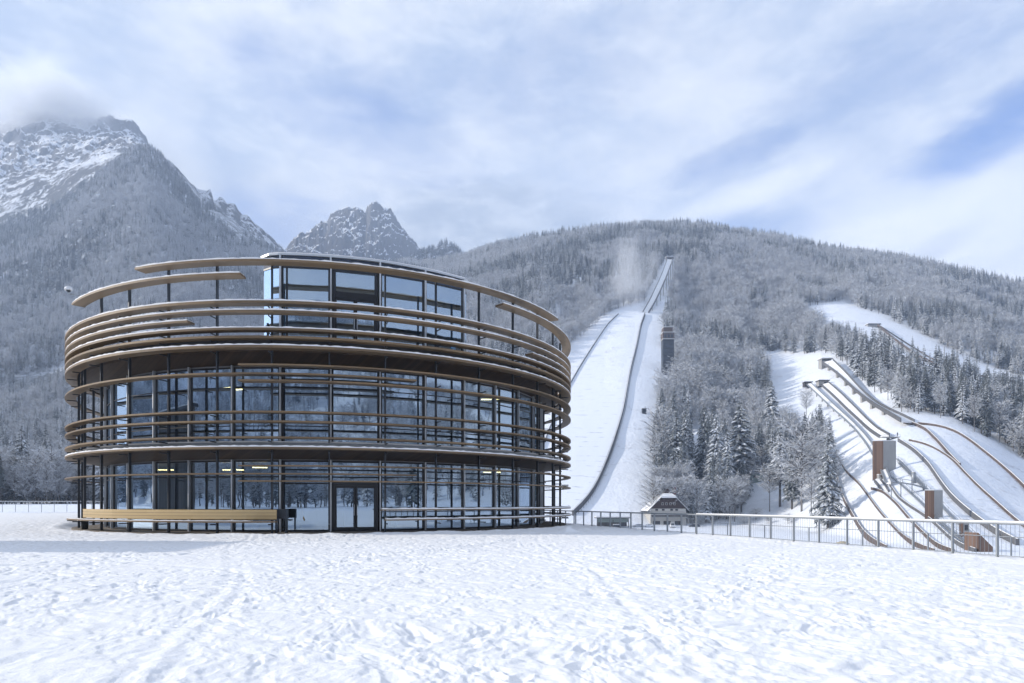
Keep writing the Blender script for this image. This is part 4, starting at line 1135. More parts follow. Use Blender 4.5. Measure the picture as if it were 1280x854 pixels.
mesh_obj('snow_cap', [(x * 1.02, y * 1.02, z + (.02 if k > 3 else 0) + (.14 if k > 7 else 0)) for k, (x, y, z) in enumerate(wv[4:] + wv[4:])], [(4 + 0, 4 + 1, 4 + 2, 4 + 3), (0, 1, 5, 4), (1, 2, 6, 5), (2, 3, 7, 6), (3, 0, 4, 7)], M['snow'], wd)
# steel stairs running down between the towers and a footbridge
stair = thing('hillside_stairs', 'steel stairs with handrails running down beside the concrete towers', 'stairs')
for k, pp in enumerate(([(1100, 590), (1112, 596), (1128, 610), (1150, 630), (1168, 650), (1190, 668), (1215, 688)], [(1120, 575), (1135, 590), (1150, 606), (1170, 628), (1185, 645), (1205, 664), (1228, 686)], [(1122, 580), (1138, 596), (1156, 614)])):
    L = pxline(pp, .5, 40); Rr = [p + Vector((1.2, .6, 0)) for p in L]
    slab_deck('stair_flight', L, Rr, 0, .25, M['galv'], stair)
    for Q in (L, Rr):
        mb = MB(); mb.tube([p + Vector((0, 0, 1.0)) for p in Q], .05, 6)
        for i in range(0, 40, 2): mb.bar(Q[i] + Vector((0, 0, 0)), Q[i] + Vector((0, 0, 1.0)), .06)
        mb.build('handrail', M['galv'], stair)
fb = thing('footbridge', 'steel footbridge on thin legs crossing between the two concrete towers', 'bridge')
q0 = [P(x, y, cast(1140, 614).y * .985) for x, y in ((1116, 603), (1128, 603), (1142, 605), (1156, 609))]; q1 = [p + Vector((.3, 1.6, 0)) for p in q0]
slab_deck('deck', q0, q1, 0, .3, M['galv'], fb)
for Q in (q0, q1):
    mb = MB(); mb.tube([p + Vector((0, 0, 1.1)) for p in Q], .05, 6)
    for i in range(4): mb.bar(Q[i], Q[i] + Vector((0, 0, 1.1)), .07)
    mb.build('handrail', M['galv'], fb)
for i in range(4): MB().bar((q0[i].x, q0[i].y + .8, gz(q0[i].x, q0[i].y) - 1), (q0[i].x, q0[i].y + .8, q0[i].z), .18).build('leg', M['galv'], fb)
sl = thing('equipment_cylinder', 'grey steel cylinder standing beside the footbridge', 'tank', tuple(cast(1142, 604)))
mb = MB(); mb.tube([(0, 0, 0), (0, 0, 3.6)], .65, 14); mb.build('body', M['galv'], sl, True); mb = MB(); mb.tube([(0, 0, 3.6), (0, 0, 3.85)], [.68, .3], 14); mb.build('lid', M['snow'], sl, True)
pf = thing('coach_platform', 'railed coaches platform above the largest concrete tower', 'platform', tuple(cast(1112, 550) ))
MB().box((0, 0, 1.1), (8, 3, .4)).build('deck', M['conc'], pf)
MB().box((0, 1.2, 0), (1.2, .6, 2)).build('pier', M['conc'], pf)
for y in (-1.4, 1.4):
    mb = MB(); mb.bar((-4, y, 2.3), (4, y, 2.3), .07)
    for i in range(9): mb.bar((-4 + i, y, 1.2), (-4 + i, y, 2.3), .06)
    mb.build('handrail', M['galv'], pf)

# people, far off
def person(label, px, py, d, arm=0.):
    p = P(px, py, d); t = thing('person', label, 'person', tuple(p))
    me = bpy.data.meshes.new('body')
    J = [(0, 0, .92), (0, 0, 1.15), (0, 0, 1.38), (0, 0, 1.52), (0, -.01, 1.66), (0, 0, 1.77), (.19, 0, 1.42), (.25, -.02, 1.15), (.24, -.15, .93), (-.19, 0, 1.42), (-.26, -.02, 1.16), (-.24, -.14 , .94),
         (.1, 0, .88), (.11, -.02, .48), (.12, .02, .06), (.13, -.16, .03), (-.1, 0, .88), (-.12, -.04, .48), (-.12, .0, .06), (-.13, -.18, .03)]
    E_ = [(0, 1), (1, 2), (2, 3), (3, 4), (4, 5), (2, 6), (6, 7), (7, 8), (2, 9), (9, 10), (10, 11), (0, 12), (12, 13), (13, 14), (14, 15), (0, 16), (16, 17), (17, 18), (18, 19)]
    rd_ = [.15, .15, .16, .07, .10, .08, .08, .06, .045, .08, .06, .045, .10, .075, .055, .04, .10, .075, .055, .04]
    me.from_pydata(J, E_, []); o = bpy.data.objects.new('body', me); COL.objects.link(o); o.parent = t; me.materials.append(M['cloth'])
    md = o.modifiers.new('Skin', 'SKIN'); md.use_smooth_shade = True
    for v, r in zip(me.skin_vertices[0].data, rd_): v.radius = (r, r)
    me.skin_vertices[0].data[0].use_root = True
    o.modifiers.new('Sub', 'SUBSURF').levels = 1
    mb = MB(); mb.tube([(0, -.02, 1.60), (0, -.03, 1.68), (0, -.02, 1.76)], [.07, .095, .06], 10); h = mb.build('face', M['skin'], o, True)
    mb = MB(); mb.tube([(0, .01, 1.66), (0, .01, 1.74), (0, 0, 1.82)], [.11, .115, .05], 10); mb.build('hat', M['cloth'], o, True)
    return t
c = cast(1123, 552)
person('person in dark clothes standing by the top of the large jump edge', 1121.8, 545.5, c.y * .99)
person('person in dark clothes standing on the flying hill below the take off table', 802, 394, 796)

# ------------------------------------------------------------------ valley floor: chalet, shelter, cars
hd = 290; s = hd / F
hx = (835.5 - CX) / F * hd; hz0 = EYE + (HZ - 659) / F * hd
H = thing('chalet', 'white chalet with a dark brown boarded gable and snowy half hipped roof', 'house', (hx, hd, hz0))
w2 = 22.3 * s; zE = 19.5 * s; zR = 39.5 * s; dep = 15.0; k_ = .42
mb = MB(); mb.quad_prism([(-w2, 0), (w2, 0), (w2, dep), (-w2, dep)], -1.5, zE); mb.build('wall', M['plaster'], H)
g = w2 + .0
# gable wall (dark boards) slightly proud
ap = 36 * s
mesh_obj('gable', [(-w2 * .98, -.12, zE + 1.3), (w2 * .98, -.12, zE + 1.3), (w2 * .40, -.12, ap), (-w2 * .40, -.12, ap), (-w2 * .98, .4, zE + 1.3), (w2 * .98, .4, zE + 1.3), (w2 * .40, .4, ap), (-w2 * .40, .4, ap)],
         [(0, 1, 2, 3), (7, 6, 5, 4), (0, 4, 5, 1), (1, 5, 6, 2), (2, 6, 7, 3), (3, 7, 4, 0)], M['darkwood'], H)
MB().box((0, .25, zE + .7), (w2 * 1.96, .5, 1.6)).build('gable_base', M['plaster'], H)
o_ = 1.3; xr = w2 + o_; ze = zE - .2
def roofside(sg):
    v = [(sg * xr, -.5, ze), (sg * w2 * .40, -.5, ap + .2), (0, 3.2, zR + 1.6), (0, dep - 2, zR + 1.6), (sg * xr, dep + 1, ze)]
    v2 = [(x, y, z + .35) for x, y, z in v]; n = 5
    f = [tuple(range(n)), tuple(reversed(range(n, 2 * n)))] + [(i, (i + 1) % n, n + (i + 1) % n, n + i) for i in range(n)]
    return mesh_obj('roof', v + v2, f, M['steel'], H), v2
for sg in (-1, 1):
    r_, v = roofside(sg); v2 = [(x * .99, y, z + .02) for x, y, z in v]; v3 = [(x, y, z + .28) for x, y, z in v2]; n = 5
    mesh_obj('snow_cap', v2 + v3, [tuple(range(n)), tuple(reversed(range(n, 2 * n)))] + [(i, (i + 1) % n, n + (i + 1) % n, n + i) for i in range(n)], M['snow'], r_)
v = [(-w2 * .42, -1.05, ap + .2), (w2 * .42, -1.05, ap + .2), (0, 3.2, zR + 1.6)]; v2 = [(x, y, z + .8) for x, y, z in v]
mesh_obj('hipped_gable_snow', v + v2, [(0, 1, 2), (5, 4, 3), (0, 3, 4, 1), (1, 4, 5, 2), (2, 5, 3, 0)], M['snow'], H)
mb = MB(); mb.v = [(-1.6, 1.0, zR + 1.0), (1.6, 1.0, zR + 1.0), (0, 1.0, zR + 3.0), (-1.6, 3, zR + 1.0), (1.6, 3, zR + 1.0), (0, 3, zR + 3.0)]; mb.f = [(0, 1, 2), (5, 4, 3), (0, 3, 4, 1), (1, 4, 5, 2), (2, 5, 3, 0)]
mb.build('dormer', M['darkwood'], H)
ch = MB().box((3.9, 5, zR + 2.2), (1.6, 1.6, 3.6)).build('chimney', M['brick'], H); MB().box((3.9, 5, zR + 4.15), (1.8, 1.8, .4)).build('snow_cap', M['snow'], ch)
for x in (-5.2, -2.3, 1.4, 3.6): 
    f_ = MB().box((x, -.06, zE + .75), (1.5, .12, 1.0)).build('window', M['plaster'], H); MB().box((x, -.135, zE + .75), (1.2, .02, .8)).build('pane', M['glassdark'], f_)
for x in (-2.6, -.9, .9, 2.6):
    f_ = MB().box((x, -.17, zE + 3.4), (.9, .08, 1.1)).build('window', M['plaster'], H); MB().box((x, -.22, zE + 3.4), (.65, .02, .85)).build('pane', M['glassdark'], f_)
bl = MB().box((0, -1.1, 4.4), (w2 * 2.02, 2.0, .3)).build('balcony', M['conc'], H)
MB().box((0, -2.0, 4.95), (w2 * 2.0, .12, 1.1)).build('balustrade', M['greyslat'], bl); MB().box((0, -2.0, 5.56), (w2 * 2.0, .2, .1)).build('snow_cap', M['snow'], bl)
for x in (-5.3, -.6, 4.4):
    f_ = MB().box((x, -.05, 1.35), (3.2, .14, 2.7)).build('garage_door', M['darkwood'], H)
    for q in (-.8, .8): MB().box((x + q, -.13, 1.5), (1.3, .02, 1.9)).build('pane', M['glassdark'], f_)
for x in (-8.2, 8.2): MB().box((x, -2.0, 2.1), (.3, .3, 4.3)).build('balcony_post', M['conc'], H)
# shelter
q = P(766.5, 659, 282)
S = thing('timber_shelter', 'low timber shelter with a snow covered flat roof left of the parked cars', 'shelter', tuple(q))
r_ = MB().box((0, 1.5, 4.0), (15.0, 6, .35)).build('roof', M['greyslat'], S); MB().box((0, 1.5, 4.4), (15.0, 6, .45)).build('snow_cap', M['snow'], r_)
MB().box((0, .6, 2.9), (13.6, .25, 1.7)).build('board_front', M['green'], S); MB().box((0, 4, 1.6), (13, .3, 4.6)).build('back_wall', M['greyslat'], S)
for x in (-6.6, 0, 6.6): MB().box((x, .6, 1.4), (.3, .3, 3.4)).build('post', M['greyslat'], S)
cn = thing('waste_container', 'dark waste container standing in front of the timber shelter', 'container', tuple(P(771, 660, 278)))
MB().box((0, 0, .75), (3.0, 1.5, 1.3)).build('body', M['steel'], cn); MB().box((0, 0, 1.5), (3.1, 1.6, .18)).build('lid', M['snow'], cn)
for x in (-1.2, 1.2): MB().box((x, -.4, .06), (.25, .2, .14)).build('wheel', M['rubber'], cn)
def make_car(label, paint, loc, rz, van=False):
    t = thing('parked_car', label, 'car', loc, R(rz), 'cars parked by the chalet')
    hb = 1.0; ht = 2.0 if van else 1.48
    prof = [(-2.2, .35), (2.15, .35), (2.25, .7), (2.1, .95), (1.2, 1.05), (.55, ht), (-1.6, ht), (-2.15, 1.05), (-2.28, .7)]
    mb = MB(); n = len(prof); w = .88
    for y, k in ((-w, 1), (w, 1)):
        mb.v += [(x, y * (.86 if z > 1.1 else 1), z) for x, z in prof]
    mb.f = [tuple(reversed(range(n))), tuple(range(n, 2 * n))] + [(i, (i + 1) % n, n + (i + 1) % n, n + i) for i in range(n)]
    # orient side faces outward
    o = mb.build('body', paint, t)
    MB().box((-.5, 0, (1.1 + ht) / 2), (2.0, 1.66, ht - 1.28)).build('side_window', M['glassdark'], t)
    mb = MB(); mb.v = [(1.17, -.7, 1.09), (1.17, .7, 1.09), (.63, .62, ht - .06), (.63, -.62, ht - .06)]; mb.v = [(x + .03, y, z + .02) for x, y, z in mb.v]; mb.f = [(0, 1, 2, 3)]; mb.build('windscreen', M['glassdark'], t)
    MB().box((-.55, 0, ht + .05), (1.9, 1.4, .09)).build('snow_cap', M['snow'], t)
    for x in (-1.4, 1.4):
        for y in (-.86, .86):
            mb = MB(); mb.tube([(x, y - .1, .33), (x, y + .1, .33)], .33, 14); wh = mb.build('wheel', M['rubber'], t, False)
            mb = MB(); mb.tube([(x, y - .11, .33), (x, y + .11, .33)], .2, 10); mb.build('rim', M['alu'], wh)
    for y in (-.62, .62):
        MB().box((2.19, y, .74), (.12, .34, .16)).build('headlight', M['alu'], t); MB().box((-2.21, y, .8), (.1, .3, .2)).build('tail_light', M['brick'], t)
    return t
def at_floor(px, py, d): return tuple(P(px, py, d))
make_car('silver car parked side on at the left of the chalet, farther from it', M['carsilver'], at_floor(797.5, 659.5, 284), 183)
make_car('white car with a snowy roof parked side on against the left corner of the chalet', M['white'], at_floor(810.5, 659.5, 284), 178)
make_car('white van parked nose out in front of the middle garage door', M['white'], at_floor(840.5, 659.8, 282), -95, True)
make_car('dark car parked at the right corner of the chalet', M['cardark'], at_floor(868, 659.5, 285), 175)

# yellowish heap of sand and snow by the small jump's outrun
c = cast(1052, 684)
mb = MB(); hp = []
for i in range(9):
    for j in range(9):
        u, v = (i - 4) / 4, (j - 4) / 4; hp.append((u * 2.6, v * 2.0, max(-.3, 1.25 * (1 - u * u - v * v) + .25 * random.random())))
o = mesh_obj('snow_heap', hp, [(i * 9 + j, (i + 1) * 9 + j, (i + 1) * 9 + j + 1, i * 9 + j + 1) for i in range(8) for j in range(8)], M['tan'], None, True, c)
tag(o, 'yellowish heap of old snow behind the wire fence near the lone spruce', 'heap')

# ------------------------------------------------------------------ trees
class TB:
    def __init__(s): s.v = []; s.f = []
    def tri(s, a, b, c): n = len(s.v); s.v += [a, b, c]; s.f.append((n, n + 1, n + 2))
    def quad(s, a, b, c, d): n = len(s.v); s.v += [a, b, c, d]; s.f.append((n, n + 1, n + 2, n + 3))
def spruce_mesh(seed, whorls, per, fine, radius=.17, bare=.12, ragged=.3):
    r = random.Random(seed); t = TB()
    for w in range(whorls):
        u = (w + r.random() * .6) / whorls; h = bare + (1 - bare) * u ** .92
        Lw = radius * (1 - u) ** .82 + .012
        Lw *= 1 if u > .1 else .75
        n = max(4, int(per * (1 - .45 * u)))
        for k in range(n):
            if r.random() < .12: continue
            a = 2 * math.pi * (k + r.random() * .7) / n + w * 1.3; L = Lw * r.uniform(1 - ragged, 1.12)
            ca, sa = math.cos(a), math.sin(a); hh = h + r.uniform(-.012, .012)
            dr = r.uniform(.28, .60)
            def pt(f, side=0., dz=0.): 
                z = hh + L * (.10 * math.sin(f * 3.1) - dr * f ** 1.3) + dz; x = ca * L * f - sa * side; y = sa * L * f + ca * side
                return (x, y, z)
            w1 = L * r.uniform(.16, .26)
            m1 = pt(.5, 0, .01); 
            t.quad(pt(.02), pt(.5, w1, -.35 * w1), m1, pt(.02)) if False else None
            t.tri(pt(.02), pt(.5, -w1, -.4 * w1), m1); t.tri(pt(.02), m1, pt(.5, w1, -.4 * w1))
            t.tri(m1, pt(.5, -w1, -.4 * w1), pt(1.)); t.tri(m1, pt(1.), pt(.5, w1, -.4 * w1))
            for q in range(fine):
                f0 = r.uniform(.25, .9); sd_ = r.choice((-1, 1)); sl = L * r.uniform(.14, .30)
                t.tri(pt(f0 - .07), pt(f0 + .16, sd_ * sl, -sl * r.uniform(.2, .8)), pt(f0 + .06))
            if fine > 2:
                for q in range(2):   # hanging twigs
                    f0 = r.uniform(.3, .95); e = L * .09
                    t.tri(pt(f0 - .05), pt(f0 + .05, e), pt(f0, 0, -L * r.uniform(.18, .4)))
    return t
def trunk_mesh(top=.96, r0=.013, lean=0.):
    mb = MB(); mb.tube([(0, 0, -.04), (0, 0, .3), (lean, 0, .65), (lean, 0, top)], [r0, r0 * .8, r0 * .45, r0 * .1], 6); return mb
def frost_mesh(seed, limbs, twigs, thick, spread=.23, low=.22, slim=1.):
    r = random.Random(seed); t = TB(); tr = TB()
    def stick(a, b, w0, w1, T_):
        d = (b - a); s = d.cross(Vector((r.uniform(-1, 1), r.uniform(-1, 1), r.uniform(-1, 1))))
        if s.length < 1e-6: return
        s.normalize(); u = d.normalized().cross(s)
        for q in (s,) if T_ is t else (s, u): T_.quad(tuple(a - q * w0), tuple(a + q * w0), tuple(b + q * w1), tuple(b - q * w1))
    for i in range(limbs):
        z0 = low + (.88 - low) * (i / limbs) ** 1.05; a = i * 2.4 + r.uniform(-.4, .4)
        u = (z0 - low) / (1 - low); L = spread * math.sqrt(max(.05, 1 - (1.35 * u - .45) ** 2)) * r.uniform(.75, 1.2) * slim
        up = r.uniform(.35, 1.0)
        p0 = Vector((0, 0, z0)); p1 = p0 + Vector((math.cos(a) * L, math.sin(a) * L, L * up))
        stick(p0, p1, .0055, .0025, tr)
        for k in range(twigs):
            f = .15 + .9 * ((k + r.random()) / twigs); b = p0.lerp(p1, f)
            l = L * r.uniform(.25, .62); d = Vector((math.cos(a) + r.uniform(-1.2, 1.2), math.sin(a) + r.uniform(-1.2, 1.2), r.uniform(-.5, 1.2))).normalized()
            e = b + d * l * .8; stick(b, e, thick * 1.0, thick * .5, t)
            for q in range(4):
                bb = b.lerp(e, r.uniform(.25, 1)); dd = (d + Vector((r.uniform(-1, 1), r.uniform(-1, 1), r.uniform(-.7, 1)))).normalized()
                ee = bb + dd * l * r.uniform(.25, .55); stick(bb, ee, thick * .8, thick * .35, t)
    return t, tr
def bmesh_data(name, vf, m):
    me = bpy.data.meshes.new(name); me.from_pydata(vf.v, [], vf.f); me.materials.append(m); me.update(); return me
# meshes shared by copies; every mesh is one unit tall
SPR = [(bmesh_data('crown', spruce_mesh(s, 34, 11, 6, rd_, ba), M['needles']), bmesh_data('trunk', trunk_mesh(), M['bark'])) for s, rd_, ba in ((1, .17, .10), (2, .15, .16), (3, .185, .08), (4, .13, .30), (5, .12, .38))]
FRO = []
for s, a_, b_, c_, sp_, lo_ in ((11, 46, 13, .0032, .22, .25), (12, 42, 12, .0034, .26, .2), (13, 40, 13, .0032, .17, .38), (14, 44, 12, .0034, .20, .30)):
    t_, tr_ = frost_mesh(s, a_, b_, c_, sp_, lo_); mb = trunk_mesh(.9, .010, .01); o0 = len(mb.v); mb.v += tr_.v; mb.f += [tuple(o0 + i for i in f) for f in tr_.f]
    FRO.append((bmesh_data('crown', t_, M['frost']), bmesh_data('trunk', mb, M['bark_grey'])))
# light versions for the far woods, trunk and crown in one
src = bpy.data.collections.new('tree_kinds')
def far_kind(name, crown, trunk, m1, m2):
    me = bpy.data.meshes.new(name); o0 = len(crown.v)
    me.from_pydata(crown.v + trunk.v, [], crown.f + [tuple(o0 + i for i in f) for f in trunk.f]); me.materials.append(m1); me.materials.append(m2)
    k = len(crown.f)
    idx = np.array([0] * k + [1] * (len(me.polygons) - k), np.int32); me.polygons.foreach_set('material_index', idx); me.update()
    o = bpy.data.objects.new(name, me); src.objects.link(o)
for i, (s, rd_, ba) in enumerate(((21, .165, .10), (22, .14, .18), (23, .19, .08), (24, .13, .26))): far_kind('a%d' % i, spruce_mesh(s, 19, 8, 2, rd_, ba), trunk_mesh(), M['needles'], M['bark'])
for i, (s, sp_, lo_) in enumerate(((31, .25, .2), (32, .28, .16), (33, .20, .3), (34, .24, .22))):
    c_, t_ = frost_mesh(s, 30, 9, .0062, sp_, lo_); mb = trunk_mesh(.9, .010); o0 = len(mb.v); mb.v += t_.v; mb.f += [tuple(o0 + k for k in f) for f in t_.f]; far_kind('b%d' % i, c_, mb, M['frost'], M['bark_grey'])

def forest_group():
    ng = bpy.data.node_groups.new('forest', 'GeometryNodeTree')
    ng.interface.new_socket('Geometry', in_out='INPUT', socket_type='NodeSocketGeometry'); ng.interface.new_socket('Geometry', in_out='OUTPUT', socket_type='NodeSocketGeometry')
    N = ng.nodes; L = ng.links; i = N.new('NodeGroupInput'); ou = N.new('NodeGroupOutput')
    ci = N.new('GeometryNodeCollectionInfo'); ci.inputs['Collection'].default_value = src; ci.inputs['Separate Children'].default_value = True; ci.inputs['Reset Children'].default_value = True
    ip = N.new('GeometryNodeInstanceOnPoints'); ip.inputs['Pick Instance'].default_value = True
    def at(n, t): x = N.new('GeometryNodeInputNamedAttribute'); x.data_type = t; x.inputs['Name'].default_value = n; return x.outputs['Attribute']
    cx = N.new('ShaderNodeCombineXYZ'); L.new(at('turn', 'FLOAT'), cx.inputs[2])
    L.new(i.outputs[0], ip.inputs['Points']); L.new(ci.outputs[0], ip.inputs['Instance']); L.new(at('size', 'FLOAT_VECTOR'), ip.inputs['Scale'])
    L.new(cx.outputs[0], ip.inputs['Rotation']); L.new(at('kind', 'INT'), ip.inputs['Instance Index']); L.new(ip.outputs[0], ou.inputs[0])
    return ng
NG = forest_group()
def forest(name, pts, size, kind):
    n = len(pts); me = bpy.data.meshes.new(name); me.vertices.add(n); me.vertices.foreach_set('co', pts.astype(np.float32).ravel())
    wd_ = rng.uniform(.85, 1.25, n); S3 = np.stack([size * wd_, size * wd_, size], 1)
    a = me.attributes.new('size', 'FLOAT_VECTOR', 'POINT'); a.data.foreach_set('vector', S3.astype(np.float32).ravel())
    a = me.attributes.new('turn', 'FLOAT', 'POINT'); a.data.foreach_set('value', rng.uniform(0, 6.28, n).astype(np.float32))
    a = me.attributes.new('kind', 'INT', 'POINT'); a.data.foreach_set('value', kind.astype(np.int32))
    o = bpy.data.objects.new(name, me); COL.objects.link(o); m = o.modifiers.new('forest', 'NODES'); m.node_group = NG
    return tag(o, kind='stuff')

# sample the main hill
def sample_area(th0, th1, r0, r1, spacing):
    n = int((R(th1 - th0)) * (r1 ** 2 - r0 ** 2) / 2 / spacing ** 2)
    t = rng.uniform(R(th0), R(th1), n); r = np.sqrt(rng.uniform(r0 ** 2, r1 ** 2, n)); return r * np.sin(t), r * np.cos(t)
def to_px(X, Y, Z): return CX + F * X / Y, HZ - F * (Z - EYE) / Y
def thin(X, Y, keep): return X[keep], Y[keep]
X, Y = sample_area(-58, 58, 255, 1900, 5.6)
Xb, Yb = sample_area(11, 22.5, 290, 430, 4.3); X = np.concatenate([X, Xb]); Y = np.concatenate([Y, Yb])
Z = ground_z(X, Y); px, py = to_px(X, Y, Z); r = np.hypot(X, Y)
keep = np.ones(len(X), bool)
for c in CLEAR: keep &= ~in_poly(px, py, c)
keep &= Z > (-7.6 + (np.hypot(X, Y) < 300) * 1.5)
keep &= ~((px < 360) & (r > 300) & (Z < 12) & (r < 380) & (vnoise(X / 30, Y / 30, 5) < .5))
# no trees where another thing stands
keep &= ~((np.abs(px - 806) < 12) & (py > 380) & (py < 400))
keep &= ~((np.abs(px - 834.5) < 8) & (py > 440) & (py < 500))
# ragged edges and glades; the crown of the hill gets its dense spruce rim
gl = fbm(X / 60, Y / 60, 3, 201)
keep &= ~((gl > .42) & (r > 420) & ~((px > 815) & (px < 965) & (py > 400)) & (rng.random(len(X)) < .8))
keep &= rng.random(len(X)) < np.where(r > 1250, .7, .88)
X, Y, px, py, Z, r = X[keep], Y[keep], px[keep], py[keep], Z[keep], r[keep]
spn = fbm(X / 85, Y / 85, 3, 211) + .25 * fbm(X / 15, Y / 15, 2, 215)
ps = .38 + 2.3 * spn
def bias(poly, v):
    global ps
    ps = np.where(in_poly(px, py, poly), ps + v, ps)
bias([(600, 290), (800, 260), (1000, 280), (1290, 340), (1290, 400), (1150, 370), (1000, 345), (880, 320), (700, 330), (600, 350)], .35)
bias([(838, 330), (1000, 345), (1010, 440), (930, 440), (840, 400)], -.45)
bias([(820, 440), (950, 430), (990, 520), (1000, 600), (820, 640)], -.08)
bias([(960, 330), (1080, 360), (1080, 500), (1000, 480), (960, 440)], -.5)
bias([(1110, 400), (1300, 450), (1300, 600), (1110, 540)], .45)
bias([(600, 320), (780, 330), (740, 470), (600, 470)], -.10)
sp = rng.random(len(X)) < ps
size = np.where(sp, rng.uniform(14, 29, len(X)), rng.uniform(12, 22, len(X))) * np.where(r > 1200, 1.0, 1.0)
kind = np.where(sp, rng.integers(0, 4, len(X)), rng.integers(4, 8, len(X)))
Z = Z - .5
# the nearest that can be seen become trees of their own
vis = (px > -15) & (px < 1300)
top = HZ - F * (Z + size - EYE) / Y
hidden = (px > 92) & (px < 703) & (top > 420)
cand = np.nonzero(vis & ~hidden)[0]
hero = np.zeros(len(X), bool)
for isS, mx in ((True, 235), (False, 215)):
    c = cand[sp[cand] == isS]; c = c[np.argsort(r[c] / size[c])][:mx]; hero[c] = True
fo = forest('forest', np.stack([X, Y, Z], 1)[~hero], size[~hero], kind[~hero])
print('hill trees', len(X))

def put_tree(kindname, pair, label, cat, loc, size, turn, group=None, wide=1.):
    t = thing(kindname, label, cat, loc, turn, group)
    for nm, me in (('crown', pair[0]), ('trunk', pair[1])):
        o = bpy.data.objects.new(nm, me); o.parent = t; o.scale = (size * wide, size * wide, size); COL.objects.link(o)
    return t
def region(x, y):
    if x < 130: return 'at the foot of the mountain left of the building'
    if x < 705: return 'on the hillside behind the building'
    if x < 862: return 'in the wood between the flying hill and the narrow lane'
    if x < 1000: return 'in the wood right of the narrow lane behind the chalet'
    if x < 1110: return 'around the upper right inruns'
    return 'in the wood above the right hand jumps'
for k in np.nonzero(hero)[0]:
    rg = region(px[k], py[k])
    if sp[k]: put_tree('spruce_tree', SPR[int(rng.integers(0, 5))], 'snow dusted spruce ' + rg, 'spruce', (X[k], Y[k], Z[k]), size[k], rng.uniform(0, 6.28), 'spruces ' + rg, rng.uniform(.85, 1.15))
    else: put_tree('frosted_tree', FRO[int(rng.integers(0, 4))], 'bare hoarfrosted tree ' + rg, 'tree', (X[k], Y[k], Z[k]), size[k], rng.uniform(0, 6.28), 'bare frosted trees ' + rg, rng.uniform(.85, 1.15))
# single trees one can point to: (x, y of the foot, height in the picture, kind, mesh, label, wide)
SOLO = [(27, 626, 99, 's', 2, 'tall dark spruce standing out left of the building', 1.15), (50, 627, 66, 's', 1, 'middle sized spruce directly right of the tall one on the left', 1.1), (64, 628, 74, 'f', 0, 'pale frosted tree between the left spruces and the building', 1.1),
        (8, 627, 52, 's', 0, 'small spruce at the very left edge behind the fence', 1.1), (82, 628, 50, 's', 3, 'small pale spruce just left of the round building', 1.3), (-12, 627, 62, 'f', 1, 'frosted tree half cut by the left edge', 1.2), (110, 627, 60, 'f', 2, 'frosted tree seen through the left gallery posts', 1.2),
        (1035, 661, 120, 's', 2, 'lone broad spruce with snow on every branch behind the fence', 1.05), (1002, 640, 118, 'f', 0, 'tall pale bare tree left of the lone broad spruce', 1.1), (975, 634, 104, 's', 3, 'narrow spruce in the left part of the small stand', 1.3),
        (990, 637, 88, 's', 1, 'bushy spruce hugging the tall pale bare tree', 1.1), (962, 640, 62, 'f', 2, 'short bare tree at the left end of the small stand', 1.2), (1014, 646, 58, 'f', 3, 'short bare tree just left of the lone broad spruce', 1.2),
        (964, 560, 84, 's', 4, 'tall thin pine like tree with a high snowy crown at the wood edge', 1.35), (895, 626, 110, 's', 1, 'tall snowy spruce at the right rim of the narrow lane', 1.1), (909, 632, 95, 's', 0, 'spruce with low branches behind the chalet clearing', 1.05),
        (880, 600, 96, 's', 2, 'broad spruce leaning over the lane above the chalet', 1.0), (925, 622, 120, 's', 4, 'bare trunked spruce with its crown high up behind the chalet', 1.7), (846, 616, 105, 's', 1, 'slender spruce rising straight behind the chalet roof', 1.1),
        (826, 605, 98, 'f', 2, 'bare slim tree at the foot of the flying hill wood', 1.0), (818, 610, 70, 'f', 3, 'bare low tree beside the flying hill piste', 1.0), (857, 600, 90, 's', 0, 'spruce right of the chalet chimney', 1.0),
        (1008, 520, 34, 'f', 0, 'frosted tree alone on the upper white slope', 1.0), (868, 655, 8, 'f', 1, 'low frosted bush beside the dark car', 3.0), (876, 656, 6, 'f', 3, 'lowest frosted bush right of the chalet', 3.0),
        (930, 655, 14, 'f', 1, 'small frosted bush on the bank below the storage cabin', 2.2), (945, 650, 16, 'f', 0, 'twiggy frosted bush below the small stand', 2.2), (1018, 655, 15, 'f', 2, 'small bush at the foot of the lone broad spruce', 2.2), (985, 655, 14, 'f', 3, 'flat bush below the tall pale bare tree', 2.2), (960, 655, 10, 'f', 2, 'tiny bush on the snow bank behind the fence', 2.4)]
for (x, y, h, kd, i, lab, wd_) in SOLO:
    c = cast(x, y) if x > 200 else P(x, y, 215 if h > 60 else 235)
    if x <= 200: c.z = gz(c.x, c.y)
    if c.y > 700: c = P(x, y, 300)
    s_ = h / F * c.y
    if kd == 's': put_tree('spruce_tree', SPR[i], lab, 'spruce', (c.x, c.y, c.z - .3), s_, random.uniform(0, 6), None, wd_)
    else: put_tree('frosted_bush' if h < 20 else 'frosted_tree', FRO[i], lab, 'bush' if h < 20 else 'tree', (c.x, c.y, c.z - .3), s_, random.uniform(0, 6), None, wd_)

